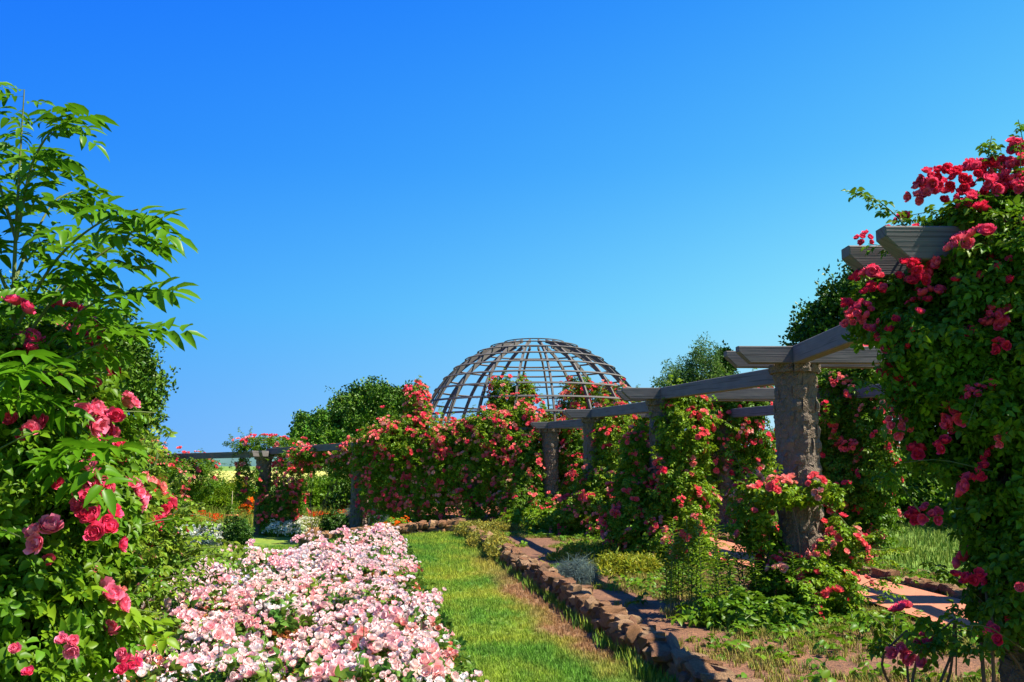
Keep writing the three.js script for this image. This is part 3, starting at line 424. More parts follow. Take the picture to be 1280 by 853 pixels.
// ---------------------------------------------------------------- climbing roses
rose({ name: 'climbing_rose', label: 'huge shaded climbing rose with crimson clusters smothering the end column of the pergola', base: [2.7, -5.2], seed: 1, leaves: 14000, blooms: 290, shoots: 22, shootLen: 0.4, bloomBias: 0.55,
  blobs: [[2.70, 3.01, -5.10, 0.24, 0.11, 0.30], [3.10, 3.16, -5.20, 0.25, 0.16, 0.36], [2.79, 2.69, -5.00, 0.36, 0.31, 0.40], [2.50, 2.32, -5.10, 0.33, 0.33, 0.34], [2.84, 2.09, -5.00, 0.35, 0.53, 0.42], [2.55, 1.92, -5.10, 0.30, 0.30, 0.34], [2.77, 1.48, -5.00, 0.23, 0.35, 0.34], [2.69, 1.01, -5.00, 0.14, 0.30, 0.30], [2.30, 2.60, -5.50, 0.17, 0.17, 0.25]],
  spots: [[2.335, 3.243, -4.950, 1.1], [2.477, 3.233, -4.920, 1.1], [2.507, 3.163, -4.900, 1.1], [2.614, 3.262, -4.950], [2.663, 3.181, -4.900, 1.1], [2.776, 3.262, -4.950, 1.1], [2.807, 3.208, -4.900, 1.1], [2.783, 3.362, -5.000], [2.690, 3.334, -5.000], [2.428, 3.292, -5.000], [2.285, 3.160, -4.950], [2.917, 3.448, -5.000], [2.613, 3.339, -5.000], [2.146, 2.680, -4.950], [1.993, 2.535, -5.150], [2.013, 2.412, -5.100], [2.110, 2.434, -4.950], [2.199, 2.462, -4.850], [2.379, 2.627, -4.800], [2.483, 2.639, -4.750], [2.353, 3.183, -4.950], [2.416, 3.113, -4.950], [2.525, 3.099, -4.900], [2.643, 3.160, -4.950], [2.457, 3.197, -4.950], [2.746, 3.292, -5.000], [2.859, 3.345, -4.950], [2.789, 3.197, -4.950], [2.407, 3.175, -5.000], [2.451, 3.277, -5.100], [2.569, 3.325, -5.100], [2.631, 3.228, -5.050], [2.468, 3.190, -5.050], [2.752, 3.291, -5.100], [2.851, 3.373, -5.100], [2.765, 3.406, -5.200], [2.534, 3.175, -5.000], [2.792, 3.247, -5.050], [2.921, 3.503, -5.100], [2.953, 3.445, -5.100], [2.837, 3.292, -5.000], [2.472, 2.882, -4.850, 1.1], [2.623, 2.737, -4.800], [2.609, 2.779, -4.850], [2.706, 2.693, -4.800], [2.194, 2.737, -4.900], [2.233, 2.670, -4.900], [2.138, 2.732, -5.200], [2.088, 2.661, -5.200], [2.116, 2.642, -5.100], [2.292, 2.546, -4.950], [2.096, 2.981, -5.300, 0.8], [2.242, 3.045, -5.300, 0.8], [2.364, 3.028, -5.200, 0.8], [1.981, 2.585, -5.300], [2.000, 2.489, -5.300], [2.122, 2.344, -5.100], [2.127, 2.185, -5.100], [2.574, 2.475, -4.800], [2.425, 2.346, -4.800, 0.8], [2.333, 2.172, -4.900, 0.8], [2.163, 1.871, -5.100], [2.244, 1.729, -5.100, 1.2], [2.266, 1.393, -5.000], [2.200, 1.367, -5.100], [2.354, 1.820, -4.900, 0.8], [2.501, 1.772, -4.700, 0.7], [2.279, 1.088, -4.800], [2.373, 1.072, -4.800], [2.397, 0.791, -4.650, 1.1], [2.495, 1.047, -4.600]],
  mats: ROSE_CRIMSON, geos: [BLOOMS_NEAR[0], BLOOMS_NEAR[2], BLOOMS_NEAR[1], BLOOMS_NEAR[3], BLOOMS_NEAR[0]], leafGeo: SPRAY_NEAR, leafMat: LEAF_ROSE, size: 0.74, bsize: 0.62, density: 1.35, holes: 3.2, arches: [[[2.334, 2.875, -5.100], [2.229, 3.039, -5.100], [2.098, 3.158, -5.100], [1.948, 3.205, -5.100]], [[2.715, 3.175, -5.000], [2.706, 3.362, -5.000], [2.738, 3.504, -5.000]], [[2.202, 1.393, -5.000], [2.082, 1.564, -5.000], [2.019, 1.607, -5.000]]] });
rose({ name: 'climbing_rose', label: 'climbing rose at the foot of the bare sunlit rough stone column', base: [3.05, -10.2], seed: 2, leaves: 1800, blooms: 80, shoots: 20, geos: BLOOMS_MID, leafGeo: SPRAY_MID, leafMat: LEAF_LIGHT, mats: ROSE_CORAL,
  blobs: [[2.97, 1.33, -9.95, 0.31, 0.09, 0.16], [3.36, 1.35, -9.95, 0.16, 0.10, 0.15], [2.65, 1.12, -10.30, 0.16, 0.36, 0.25], [3.20, 0.34, -10.00, 0.41, 0.29, 0.40], [2.87, 0.59, -10.40, 0.12, 0.40, 0.20], [3.57, 0.69, -10.20, 0.19, 0.32, 0.25], [3.17, 0.06, -9.80, 0.38, 0.20, 0.35]] });
rose({ name: 'climbing_rose', label: 'tall bushy climbing rose hiding most of the second pergola column, studded with coral flowers', base: [2.5, -15.2], seed: 3, leaves: 9000, blooms: 260, shoots: 22, geos: BLOOMS_MID, leafGeo: SPRAY_MID, leafMat: LEAF_LIGHT, mats: ROSE_CORAL,
  blobs: [[2.85, 2.11, -15.20, 0.37, 0.64, 0.40], [2.76, 1.00, -15.20, 0.47, 0.66, 0.50], [2.54, 0.23, -15.20, 0.65, 0.52, 0.60], [2.02, 0.72, -15.60, 0.43, 0.74, 0.50], [2.19, 1.51, -15.80, 0.27, 0.69, 0.35], [2.97, 2.65, -15.40, 0.32, 0.24, 0.35]] });
rose({ name: 'climbing_rose', label: 'leafy light green climbing rose on the third column, with few flowers', base: [1.8, -20.6], seed: 4, leaves: 7500, blooms: 170, shoots: 18, leafMat: LEAF_LIGHT, mats: ROSE_CORAL,
  blobs: [[2.30, 1.92, -20.60, 0.43, 0.90, 0.40], [2.05, 0.77, -20.60, 0.64, 0.68, 0.60], [1.52, 0.41, -20.80, 0.50, 0.45, 0.50], [2.72, 1.11, -20.90, 0.33, 1.09, 0.40], [2.26, 0.18, -20.20, 0.70, 0.35, 0.50], [2.78, 2.57, -21.20, 0.46, 0.41, 0.50]] });
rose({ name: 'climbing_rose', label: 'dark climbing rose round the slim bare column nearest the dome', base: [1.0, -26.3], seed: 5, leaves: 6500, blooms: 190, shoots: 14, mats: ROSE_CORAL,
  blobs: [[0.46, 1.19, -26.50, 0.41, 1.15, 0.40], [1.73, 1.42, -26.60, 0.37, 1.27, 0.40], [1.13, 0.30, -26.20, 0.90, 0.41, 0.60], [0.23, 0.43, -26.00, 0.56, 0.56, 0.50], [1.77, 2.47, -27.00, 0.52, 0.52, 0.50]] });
rose({ name: 'climbing_rose', label: 'climbing rose with many red flowers filling the back row behind the bare stone column', base: [5.6, -15.7], seed: 6, leaves: 10000, blooms: 295, shoots: 16, geos: BLOOMS_MID, mats: ROSE_CORAL,
  blobs: [[5.61, 2.67, -15.60, 0.52, 0.68, 0.50], [5.55, 1.52, -15.60, 0.51, 0.81, 0.55], [5.93, 1.91, -15.30, 0.40, 1.20, 0.50], [5.57, 0.52, -15.60, 0.60, 0.67, 0.50], [6.17, 3.13, -15.40, 0.54, 0.38, 0.50]] });
rose({ name: 'climbing_rose', label: 'climbing rose draped over the back row column seen beyond the path bend', base: [4.9, -21.2], seed: 7, leaves: 9000, blooms: 295, shoots: 16, mats: ROSE_CORAL,
  blobs: [[4.91, 2.57, -21.20, 0.74, 0.78, 0.60], [5.44, 1.83, -21.20, 0.52, 1.11, 0.50], [4.56, 1.74, -21.40, 0.45, 1.12, 0.50], [5.34, 3.11, -21.00, 0.64, 0.37, 0.50], [5.36, 0.84, -21.00, 0.40, 0.73, 0.40], [5.50, 0.16, -20.60, 0.46, 0.43, 0.40]] });
rose({ name: 'climbing_rose', label: 'climbing rose on the back row beside the dome with loose coral sprays', base: [4.2, -26.8], seed: 8, leaves: 6000, blooms: 240, shoots: 12, mats: ROSE_CORAL,
  blobs: [[4.09, 2.11, -26.80, 0.61, 1.17, 0.60], [4.65, 1.19, -26.80, 0.56, 1.16, 0.50], [3.71, 0.73, -26.80, 0.60, 0.93, 0.50], [2.83, 2.23, -27.00, 0.42, 0.82, 0.40]] });
// round the dome
const domeGroup = 'roses round the dome';
rose({ name: 'dome_rose', label: 'dense coral rose climbing the front of the dome lattice in tall sprays', category: 'climbing rose', group: domeGroup, base: [-0.4, -27.6], seed: 11, leaves: 11000, blooms: 295, shoots: 18, mats: ROSE_CORAL, leafMat: LEAF_LIGHT, density: 1.3, bsize: 1.15,
  blobs: [[-0.12, 2.48, -27.30, 0.81, 0.71, 0.50], [-0.29, 3.59, -27.90, 0.39, 0.64, 0.30], [0.37, 3.70, -28.00, 0.29, 0.49, 0.30], [0.48, 2.36, -27.40, 0.67, 1.08, 0.50], [-1.15, 2.65, -27.50, 0.53, 0.38, 0.40], [-0.71, 2.35, -27.20, 0.85, 0.83, 0.50]] });
rose({ name: 'dome_rose', label: 'dark leafy rose wall below the dome front with scattered coral flowers', category: 'climbing rose', group: domeGroup, base: [-0.9, -27.1], seed: 18, leaves: 8000, blooms: 200, shoots: 10, mats: ROSE_CORAL, leafMat: LEAF_LIGHT, density: 0.75, bsize: 1.1,
  blobs: [[-0.94, 1.42, -27.20, 0.85, 1.06, 0.50], [0.00, 1.18, -27.20, 0.94, 1.06, 0.50], [-1.90, 1.41, -27.40, 0.62, 1.19, 0.40], [-0.47, 0.38, -27.00, 1.05, 0.42, 0.40]] });
rose({ name: 'dome_rose', label: 'broad rose bush heaped with coral flowers at the left shoulder of the dome', category: 'climbing rose', group: domeGroup, base: [-3.2, -27.8], seed: 12, leaves: 9000, blooms: 295, shoots: 18, mats: ROSE_CORAL, leafMat: LEAF_LIGHT, density: 1.3, bsize: 1.15,
  blobs: [[-3.37, 2.25, -27.60, 0.82, 0.67, 0.60], [-4.10, 2.01, -28.00, 0.73, 0.73, 0.50], [-2.60, 2.32, -27.60, 0.63, 0.72, 0.50], [-2.92, 3.35, -28.00, 0.34, 0.59, 0.30], [-1.86, 2.17, -27.40, 0.53, 0.62, 0.40]] });
rose({ name: 'dome_rose', label: 'shaded lower rose foliage under the left shoulder of the dome', category: 'climbing rose', group: domeGroup, base: [-3.4, -27.5], seed: 19, leaves: 7000, blooms: 180, shoots: 10, mats: ROSE_CORAL, leafMat: LEAF_LIGHT, density: 0.75, bsize: 1.1,
  blobs: [[-3.86, 1.05, -27.80, 0.77, 1.01, 0.50], [-2.99, 0.94, -27.60, 0.72, 1.05, 0.40], [-2.27, 1.06, -27.50, 0.57, 1.05, 0.40]] });
rose({ name: 'dome_rose', label: 'rose climbing inside the right side of the dome lattice', category: 'climbing rose', group: domeGroup, base: [2.2, -28.4], seed: 13, leaves: 6500, blooms: 260, shoots: 12, mats: ROSE_CORAL, leafMat: LEAF_LIGHT, density: 1.2, bsize: 1.15,
  blobs: [[1.87, 3.63, -28.40, 0.35, 0.55, 0.35], [2.65, 3.65, -28.80, 0.45, 0.51, 0.40], [3.31, 3.67, -29.00, 0.31, 0.46, 0.40], [1.48, 2.87, -28.20, 0.64, 0.39, 0.40], [2.49, 2.14, -28.60, 1.00, 1.12, 0.50], [2.20, 4.18, -28.40, 0.25, 0.17, 0.20]] });
rose({ name: 'dome_rose', label: 'leafy rose massed behind the dome seen through its columns', category: 'climbing rose', group: domeGroup, base: [0, -34.6], seed: 14, leaves: 6000, blooms: 60, shoots: 6, mats: ROSE_CORAL,
  blobs: [[-1.81, 1.35, -34.80, 1.81, 1.21, 0.60], [0.60, 1.35, -34.80, 1.81, 1.21, 0.60], [2.38, 1.36, -34.20, 1.48, 1.19, 0.60]] });
// back pergola
const backGroup = 'roses on the low back pergola';
rose({ name: 'back_rose', label: 'rose heaped over the top and round the foot of the low back column', category: 'climbing rose', group: backGroup, base: [-8.4, -31.6], seed: 15, leaves: 4500, blooms: 170, shoots: 10, mats: ROSE_CORAL, bsize: 1.15,
  blobs: [[-8.62, 2.32, -32.40, 1.19, 0.25, 0.50], [-7.64, 0.97, -31.70, 0.55, 0.82, 0.40], [-7.55, 0.36, -31.40, 0.43, 0.71, 0.40], [-7.66, 1.79, -32.00, 0.50, 0.45, 0.40], [-7.99, -0.10, -31.40, 0.60, 0.49, 0.40], [-9.44, 1.09, -32.40, 0.22, 0.79, 0.30], [-8.16, 0.04, -31.30, 0.43, 0.54, 0.30], [-8.74, 0.97, -31.50, 0.19, 0.44, 0.20]] });
rose({ name: 'back_rose', label: 'rose hanging from the rail between the low back column and the dome', category: 'climbing rose', group: backGroup, base: [-6.6, -30.6], seed: 16, leaves: 2200, blooms: 120, shoots: 8, mats: ROSE_CORAL, bsize: 1.15,
  blobs: [[-6.39, 1.99, -30.60, 0.96, 0.21, 0.30], [-5.48, 1.60, -30.00, 0.52, 0.37, 0.30], [-6.79, 1.70, -31.00, 0.49, 0.27, 0.30], [-5.05, 2.03, -29.60, 0.41, 0.31, 0.30]] });
rose({ name: 'back_rose', label: 'rose bush under the left end of the low back rail', category: 'climbing rose', group: backGroup, base: [-13.4, -34], seed: 17, leaves: 7500, blooms: 160, shoots: 10, mats: ROSE_CORAL, bsize: 1.15,
  blobs: [[-13.28, 1.36, -33.60, 0.64, 0.99, 0.60], [-12.44, 0.80, -33.00, 0.63, 0.97, 0.60], [-11.80, 1.07, -33.60, 0.99, 0.70, 0.60], [-11.74, 0.01, -32.00, 0.61, 0.55, 0.50], [-13.20, 1.65, -33.00, 0.57, 0.86, 0.40], [-11.82, 1.65, -34.00, 0.89, 0.35, 0.40]] });

// ---------------------------------------------------------------- shrub rose and sapling in the left foreground
rose({ name: 'shrub_rose', label: 'tall shrub rose with hot pink double flowers below the pinnate sapling', category: 'rose bush', group: null, base: [-1.75, -3.0], seed: 21, leaves: 12000, blooms: 80, shoots: 26, ragged: 1.5, shootLen: 0.3, bloomBias: 0.3,
  blobs: [[-1.73, 1.97, -3.30, 0.16, 0.15, 0.28], [-1.66, 1.81, -3.00, 0.18, 0.24, 0.35], [-1.66, 1.75, -3.40, 0.12, 0.19, 0.28], [-1.53, 1.50, -3.00, 0.14, 0.19, 0.28], [-1.52, 1.45, -3.30, 0.10, 0.18, 0.25], [-1.45, 1.20, -2.80, 0.15, 0.18, 0.28], [-1.46, 1.06, -3.10, 0.11, 0.16, 0.28], [-1.70, 1.50, -2.90, 0.18, 0.50, 0.40], [-1.70, 1.65, -3.80, 0.09, 0.12, 0.25]],
  spots: [[-1.585, 2.026, -2.900], [-1.543, 2.016, -2.900], [-1.593, 2.051, -2.950], [-1.456, 1.776, -2.650, 0.9], [-1.394, 1.746, -2.650], [-1.393, 1.772, -2.700], [-1.416, 1.730, -2.650, 0.8], [-1.245, 1.603, -2.750], [-1.220, 1.589, -2.750], [-1.243, 1.553, -2.700], [-1.265, 1.530, -2.700], [-1.219, 1.485, -2.750], [-1.189, 1.462, -2.750], [-1.329, 1.455, -2.600], [-1.491, 1.951, -3.000, 0.8], [-1.441, 2.072, -3.100, 0.8], [-1.475, 2.135, -3.100, 0.7], [-1.488, 1.908, -3.050, 0.8], [-1.423, 1.920, -3.100, 0.8], [-1.393, 1.971, -3.200, 0.7], [-1.428, 1.803, -3.200], [-1.441, 1.764, -3.300], [-1.453, 1.723, -3.400], [-1.383, 1.590, -2.800, 0.8], [-1.264, 1.183, -2.400, 0.6], [-1.174, 1.182, -2.500, 0.6], [-1.115, 1.111, -2.700, 0.7], [-1.095, 1.085, -2.700, 0.6], [-1.225, 1.128, -2.400, 0.6], [-1.343, 1.375, -2.700, 0.7]],
  mats: ROSE_PINK, geos: [BLOOMS_NEAR[0], BLOOMS_NEAR[2], BLOOMS_NEAR[0], BLOOMS_NEAR[1]], leafGeo: SPRAY_NEAR, leafMat: LEAF_ROSE, size: 0.58, bsize: 0.6 });
rose({ name: 'shrub_rose', label: 'loose yellow green rose bush with small fading salmon flowers beside the pink bed', category: 'rose bush', group: null, base: [-2.6, -6.2], seed: 22, leaves: 2800, blooms: 80, shoots: 40, shootLen: 0.5, leafMat: leafy([0.15, 0.24, 0.02]), mats: [ROSE_CRIMSON[0], ROSE_CORAL[2], ROSE_PALE[3]], geos: BLOOMS_MID, leafGeo: SPRAY_MID, bsize: 0.8,
  blobs: [[-2.58, 1.28, -6.20, 0.17, 0.24, 0.45], [-2.50, 0.89, -5.80, 0.16, 0.27, 0.40], [-2.42, 1.07, -6.20, 0.10, 0.14, 0.30]] });
{
  const bx = -1.66, bz = -3.05, root = thing('sapling', 'young tree with glossy pinnate leaves rising above the pink shrub rose', 'tree', [bx, 0, bz]), o = V(bx, 0, bz), r = rng(404);
  const paths = [
    [[-1.657, 1.187, -3.050], [-1.672, 1.598, -3.050], [-1.681, 1.943, -3.050], [-1.699, 2.327, -3.050], [-1.706, 2.652, -3.050], [-1.710, 2.950, -3.050]],
    [[-1.699, 2.410, -3.050], [-1.632, 2.677, -3.000], [-1.547, 2.767, -2.950], [-1.475, 2.775, -2.900]],
    [[-1.689, 2.078, -3.050], [-1.506, 2.318, -2.950], [-1.310, 2.426, -2.850], [-1.183, 2.447, -2.800]],
    [[-1.688, 1.997, -3.050], [-1.536, 2.229, -3.050], [-1.418, 2.380, -3.100], [-1.315, 2.459, -3.150]],
    [[-1.686, 1.862, -3.050], [-1.502, 2.051, -2.950], [-1.332, 2.153, -2.850], [-1.186, 2.182, -2.800]],
    [[-1.680, 1.782, -3.050], [-1.535, 1.997, -3.050], [-1.402, 2.108, -3.100], [-1.298, 2.107, -3.150]],
    [[-1.694, 2.271, -3.050], [-1.713, 2.477, -3.200], [-1.700, 2.626, -3.300], [-1.668, 2.672, -3.350]],
    [[-1.694, 2.188, -3.050], [-1.749, 2.386, -2.950], [-1.809, 2.507, -2.900], [-1.857, 2.519, -2.850]],
    [[-1.685, 1.997, -3.050], [-1.875, 2.157, -3.200], [-2.061, 2.292, -3.300], [-2.247, 2.342, -3.400]],
    [[-1.699, 2.410, -3.050], [-1.797, 2.610, -3.100], [-1.909, 2.776, -3.200], [-1.985, 2.825, -3.250]],
    [[-1.685, 1.916, -3.050], [-1.778, 2.091, -3.350], [-1.807, 2.267, -3.500], [-1.801, 2.383, -3.600]],
    [[-1.682, 1.809, -3.050], [-1.496, 1.841, -2.750], [-1.408, 1.900, -2.600], [-1.346, 1.934, -2.500]],
    [[-1.669, 1.493, -3.050], [-1.485, 1.625, -2.850], [-1.329, 1.697, -2.700], [-1.223, 1.684, -2.600]],
  ];
  paths.forEach((pts, k) => {
    const P = pts.map((p) => V(...p).sub(o)), c = new THREE.CatmullRomCurve3(P), L = c.getLength(), main = k === 0;
    mesh(main ? 'trunk' : 'branch', tubeGeo(P, main ? 0.015 : 0.0065, main ? 0.002 : 0.0025, 7, 5), STEM, root);
    const n = main ? 32 : Math.round(L / 0.042) + 1;
    for (let i = 0; i < n; i++) {
      const t = main ? 0.5 + 0.5 * i / (n - 1) : 0.2 + 0.8 * i / (n - 1), q = c.getPoint(t), d = c.getTangent(t), last = i === n - 1, side = i % 2 ? 1 : -1;
      const out = last ? d.clone() : d.clone().multiplyScalar(main ? 0.25 : 0.75).add(V(0, 0.15, 0)).add(V(Math.cos(i * 2.4 + k), 0.1, Math.sin(i * 2.4 + k)).multiplyScalar(0.7)).add(d.clone().cross(V(0, 0, 1)).multiplyScalar(side * 0.55));
      place(mesh('leaf', ASH_LEAVES[Math.floor(r() * 6)], LEAF_ASH[Math.floor(r() * r() * 4)], root), frame(q, V(0, 0.9, 0.25).add(unit(r).multiplyScalar(0.4)), out, (last ? 0.85 : 0.55 + r() * 0.36) * (t > 0.85 && main ? 0.8 : 1)));
    }
  });
}
{ // one long arching cane reaching out over the bed
  const pts = [[-1.543, 1.267, -2.700], [-1.408, 1.269, -2.750], [-1.312, 1.245, -2.850], [-1.250, 1.169, -3.000], [-1.196, 1.090, -3.100]].map((p) => V(...p)), o = V(-1.9, 0, -2.7), root = thing('rose_cane', 'long pale arching rose cane reaching over the pink flower bed', 'branch', [o.x, o.y, o.z]), P = [V(-0.1, 0.0, 0), V(-0.12, 0.5, 0), ...pts.map((p) => p.sub(o))], c = new THREE.CatmullRomCurve3(P), r = rng(99);
  mesh('cane', tubeGeo(P, 0.007, 0.003, 7, 8), std([0.28, 0.3, 0.06]), root);
  for (let i = 0; i < 26; i++) { const t = 0.35 + 0.65 * i / 25, d = c.getTangent(t); place(mesh('leaf', SPRAY_NEAR, LEAF_LIGHT, root), frame(c.getPoint(t), V(0, 1, 0.2).add(unit(r).multiplyScalar(0.5)), unit(r).add(d.multiplyScalar(0.8)), 0.8 + r() * 0.4)); }
}
// ---------------------------------------------------------------- bed of pale pink roses
{
  const r = rng(606), root = thing('rose_bed', 'broad bed crowded with pale pink and white bush roses on the lawn', 'flower bed', [-1.8, 0, -8.5]), o = root.position, leaves = [], near = [], stems = [];
  const topAt = (x, d) => 0.54 + 0.13 * fbm(x * 1.4, d * 1.4, 6) * 2.2 + 0.16 * N3(x * 3.6, d * 3.6, 9);
  const edge = (x, d) => { let m = 9; for (let i = 0, j = bedPoly.length - 1; i < bedPoly.length; j = i++) { const [ax, ay] = bedPoly[j], [bx, by] = bedPoly[i], t = clamp(((x - ax) * (bx - ax) + (d - ay) * (by - ay)) / ((bx - ax) ** 2 + (by - ay) ** 2)); m = Math.min(m, Math.hypot(x - lerp(ax, bx, t), d - lerp(ay, by, t))); } return m; };
  const pick = () => { for (;;) { const x = -4 + r() * 4, d = 4.2 + r() * 10.6; if (inPoly(x, d, bedPoly)) return [x, d, edge(x, d)]; } };
  for (let i = 0; i < 26000; i++) { const [x, d, e] = pick(), h = topAt(x, d) * (0.55 + 0.45 * smooth(0, 0.35, e)), y = h * (1.06 - 0.8 * r() * r()); leaves.push([frame(V(x, y, -d).sub(o), V(0, 0.8, 0).add(unit(r)), unit(r), 0.55 + r() * 0.5), tint(r, 0.4, 0.35)]); }
  inst('foliage', SPRAY_MID, leafy([0.11, 0.2, 0.025]), leaves, root);
  for (let i = 0; i < 1900; i++) { const [x, d, e] = pick(); if (fbm(x * 2.2, d * 2.2, 3) < -0.2 && r() < 0.7) continue; const side = e < 0.16, h = topAt(x, d) * (0.6 + 0.4 * smooth(0, 0.35, e)), y = side ? h * (0.35 + 0.65 * r()) : h + r() * 0.11 + (r() < 0.04 ? 0.14 : 0); near.push({ x, y: y + groundY(x, -d), d, n: V((side ? 0.8 : 0) * (r() - 0.3), 0.9, 0.35).add(unit(r).multiplyScalar(0.45)), s: 0.6 + r() * 0.5, m: Math.floor(r() * r() * 3.999) }); }
  const fadedMats = [[0.6, 0.25, 0.08], [0.7, 0.24, 0.16], [0.42, 0.2, 0.06]].map((c) => petal(c)), faded = [[], [], []];
  for (let i = 0; i < 2400; i++) { const [x, d, e] = pick(), h = topAt(x, d) * (0.6 + 0.4 * smooth(0, 0.35, e)), y = h * (0.78 + 0.26 * r()) - (e < 0.16 ? h * 0.5 * r() : 0); faded[i % 3].push([frame(V(x, y + groundY(x, -d), -d).sub(o), V(0, 0.9, 0.2).add(unit(r).multiplyScalar(0.6)), unit(r), 0.7 + r() * 0.6), tint(r, 0.4, 0.2)]); }
  faded.forEach((l, k) => inst('faded_flowers', FADED[k % 2], fadedMats[k], l, root));
  near.sort((a, b) => a.d - b.d);
  const inView = (q) => q.d > 5.6;
  let made = 0; const rest = [[], [], [], []];
  for (const q of near) { const mx = frame(V(q.x, q.y, -q.d).sub(o), q.n, unit(r), q.s); if (inView(q) && made < 300) { place(mesh('flower_cluster', BLOOMS_BED[Math.floor(r() * 4)], ROSE_PALE[q.m], root), mx); made++; } else rest[q.m].push([mx, tint(r, 0.16, 0.06)]); if (q.s > 0.8) stems.push(new THREE.CylinderGeometry(0.003, 0.004, q.y - 0.02, 4, 1, true).translate(q.x - o.x, q.y / 2 - 0.02, -q.d - o.z)); }
  rest.forEach((l, k) => inst('far_flowers', k % 2 ? BLOOMS_BED_FAR[0] : BLOOMS_BED[1], ROSE_PALE[k], l, root));
  mesh('stem', mergeGeometries(stems), STEM, root);
}
// ---------------------------------------------------------------- perennials behind the wall
function lily(label, base, n, h, spread, seed, mat = LEAF_LIGHT) {
  const r = rng(seed), root = thing('lily_plant', label, 'plant', [base[0], groundY(...base) + 0.05, base[1]], 'tall perennials behind the wall'), list = [];
  for (let i = 0; i < n; i++) { const f = V((r() - 0.5) * spread, -0.05, (r() - 0.5) * spread), H = h * (0.7 + r() * 0.45), e = f.clone().add(V((r() - 0.5) * 0.16, H, (r() - 0.5) * 0.16)); mesh('stem', tubeGeo([f, f.clone().lerp(e, 0.5).add(V((r() - 0.5) * 0.04, 0, 0)), e], 0.006, 0.003, 5, 3), STEM, root); const m = 60; for (let k = 0; k < m; k++) { const t = 0.28 + 0.72 * k / m, a = k * 2.4; list.push([frame(f.clone().lerp(e, t), V(-Math.cos(a) * 0.5, 0.9, -Math.sin(a) * 0.5), V(Math.cos(a), 0.35, Math.sin(a)), (0.75 + r() * 0.4) * (t > 0.9 ? 0.6 : 1)), tint(r, 0.3)]); } }
  const pos = [], idx = []; leaflet(pos, idx, new THREE.Matrix4(), 0.022, 0.12, true, 0.2, 0.3); inst('foliage', geoFrom(pos, idx), mat, list, root); return root;
}
lily('clump of tall slender lily stems without flowers behind the low wall', [1.86, -9.70], 15, 1.0, 0.6, 701);
lily('dense bluish lily stems beside the rose at the rough column', [2.60, -10.04], 16, 0.75, 0.7, 702, LEAF_ROSE);
lily('short lily shoots growing at the edge of the clay path', [3.55, -12.04], 10, 0.7, 0.5, 703, LEAF_ROSE);
shrub('lavender', 'small grey blue lavender mound behind the low wall', 'plant', [0.88, -12.58], [[...[0.88, 0.12, -12.58], 0.2, 0.17, 0.2]], 500, TUFT_TALL, LEAF_BLUE, 31, { size: 0.7, stems: 0, up: 0.2 });
shrub('perennial', 'dark leafy perennial clump on the soil below the lily stems', 'plant', [2.30, -9.34], [[...[2.22, 0.12, -9.34], 0.45, 0.22, 0.35], [...[2.58, 0.08, -9.34], 0.35, 0.22, 0.3]], 420, SPRAY_MID, LEAF_ROSE, 32, { size: 1.2 });
shrub('perennial', 'leafy green perennial at the foot of the column nearest the dome', 'plant', [0.29, -22.75], [[...[0.29, 0.19, -22.75], 0.5, 0.3, 0.4], [...[0.95, 0.19, -21.98], 0.5, 0.3, 0.4]], 1500, SPRAY_FAR, LEAF_LIGHT, 33, { size: 1.3 });
shrub('perennial', 'yellow green perennial tuft on the soil beside the leafy light green rose', 'plant', [1.67, -13.90], [[...[1.64, 0.11, -13.71], 0.5, 0.2, 0.4], [...[1.40, 0.07, -15.54], 0.7, 0.22, 0.5]], 1500, CLUMP_FINE, LEAF_YELLOW, 34, { size: 0.7 });
shrub('moss_cushion', 'ochre green creeping cushion covering the far corner of the low wall', 'plant', [wallX(20) + 0.15, -20], [[wallX(21.5) + 0.15, 0.12, -21.5, 0.3, 0.15, 1.0], [wallX(19.2) + 0.15, 0.12, -19.2, 0.26, 0.14, 1.2], [wallX(17.2) + 0.15, 0.18, -16.8, 0.2, 0.1, 0.9], [-0.2, 0.08, -22.4, 0.9, 0.14, 0.5]], 4200, CLUMP_TINY, leafy([0.24, 0.22, 0.03]), 35, { size: 1.5, stems: 0 });
rose({ name: 'low_rose', label: 'small dark leaved rose with two deep crimson flowers beside the shaded end column', category: 'rose bush', group: null, base: [2.4, -5.6], seed: 41, leaves: 90, blooms: 5, shoots: 3, shootLen: 0.3, mats: ROSE_CRIMSON, geos: BLOOMS_NEAR, leafGeo: SPRAY_NEAR, leafMat: LEAF_ROSE, size: 0.85, bsize: 0.8, density: 1,
  blobs: [[2.39, 0.60, -5.70, 0.16, 0.13, 0.20], [2.54, 0.70, -5.40, 0.11, 0.16, 0.16]], spots: [[2.298, 0.546, -5.600], [2.380, 0.508, -5.500], [2.424, 0.633, -5.500, 0.7]] });
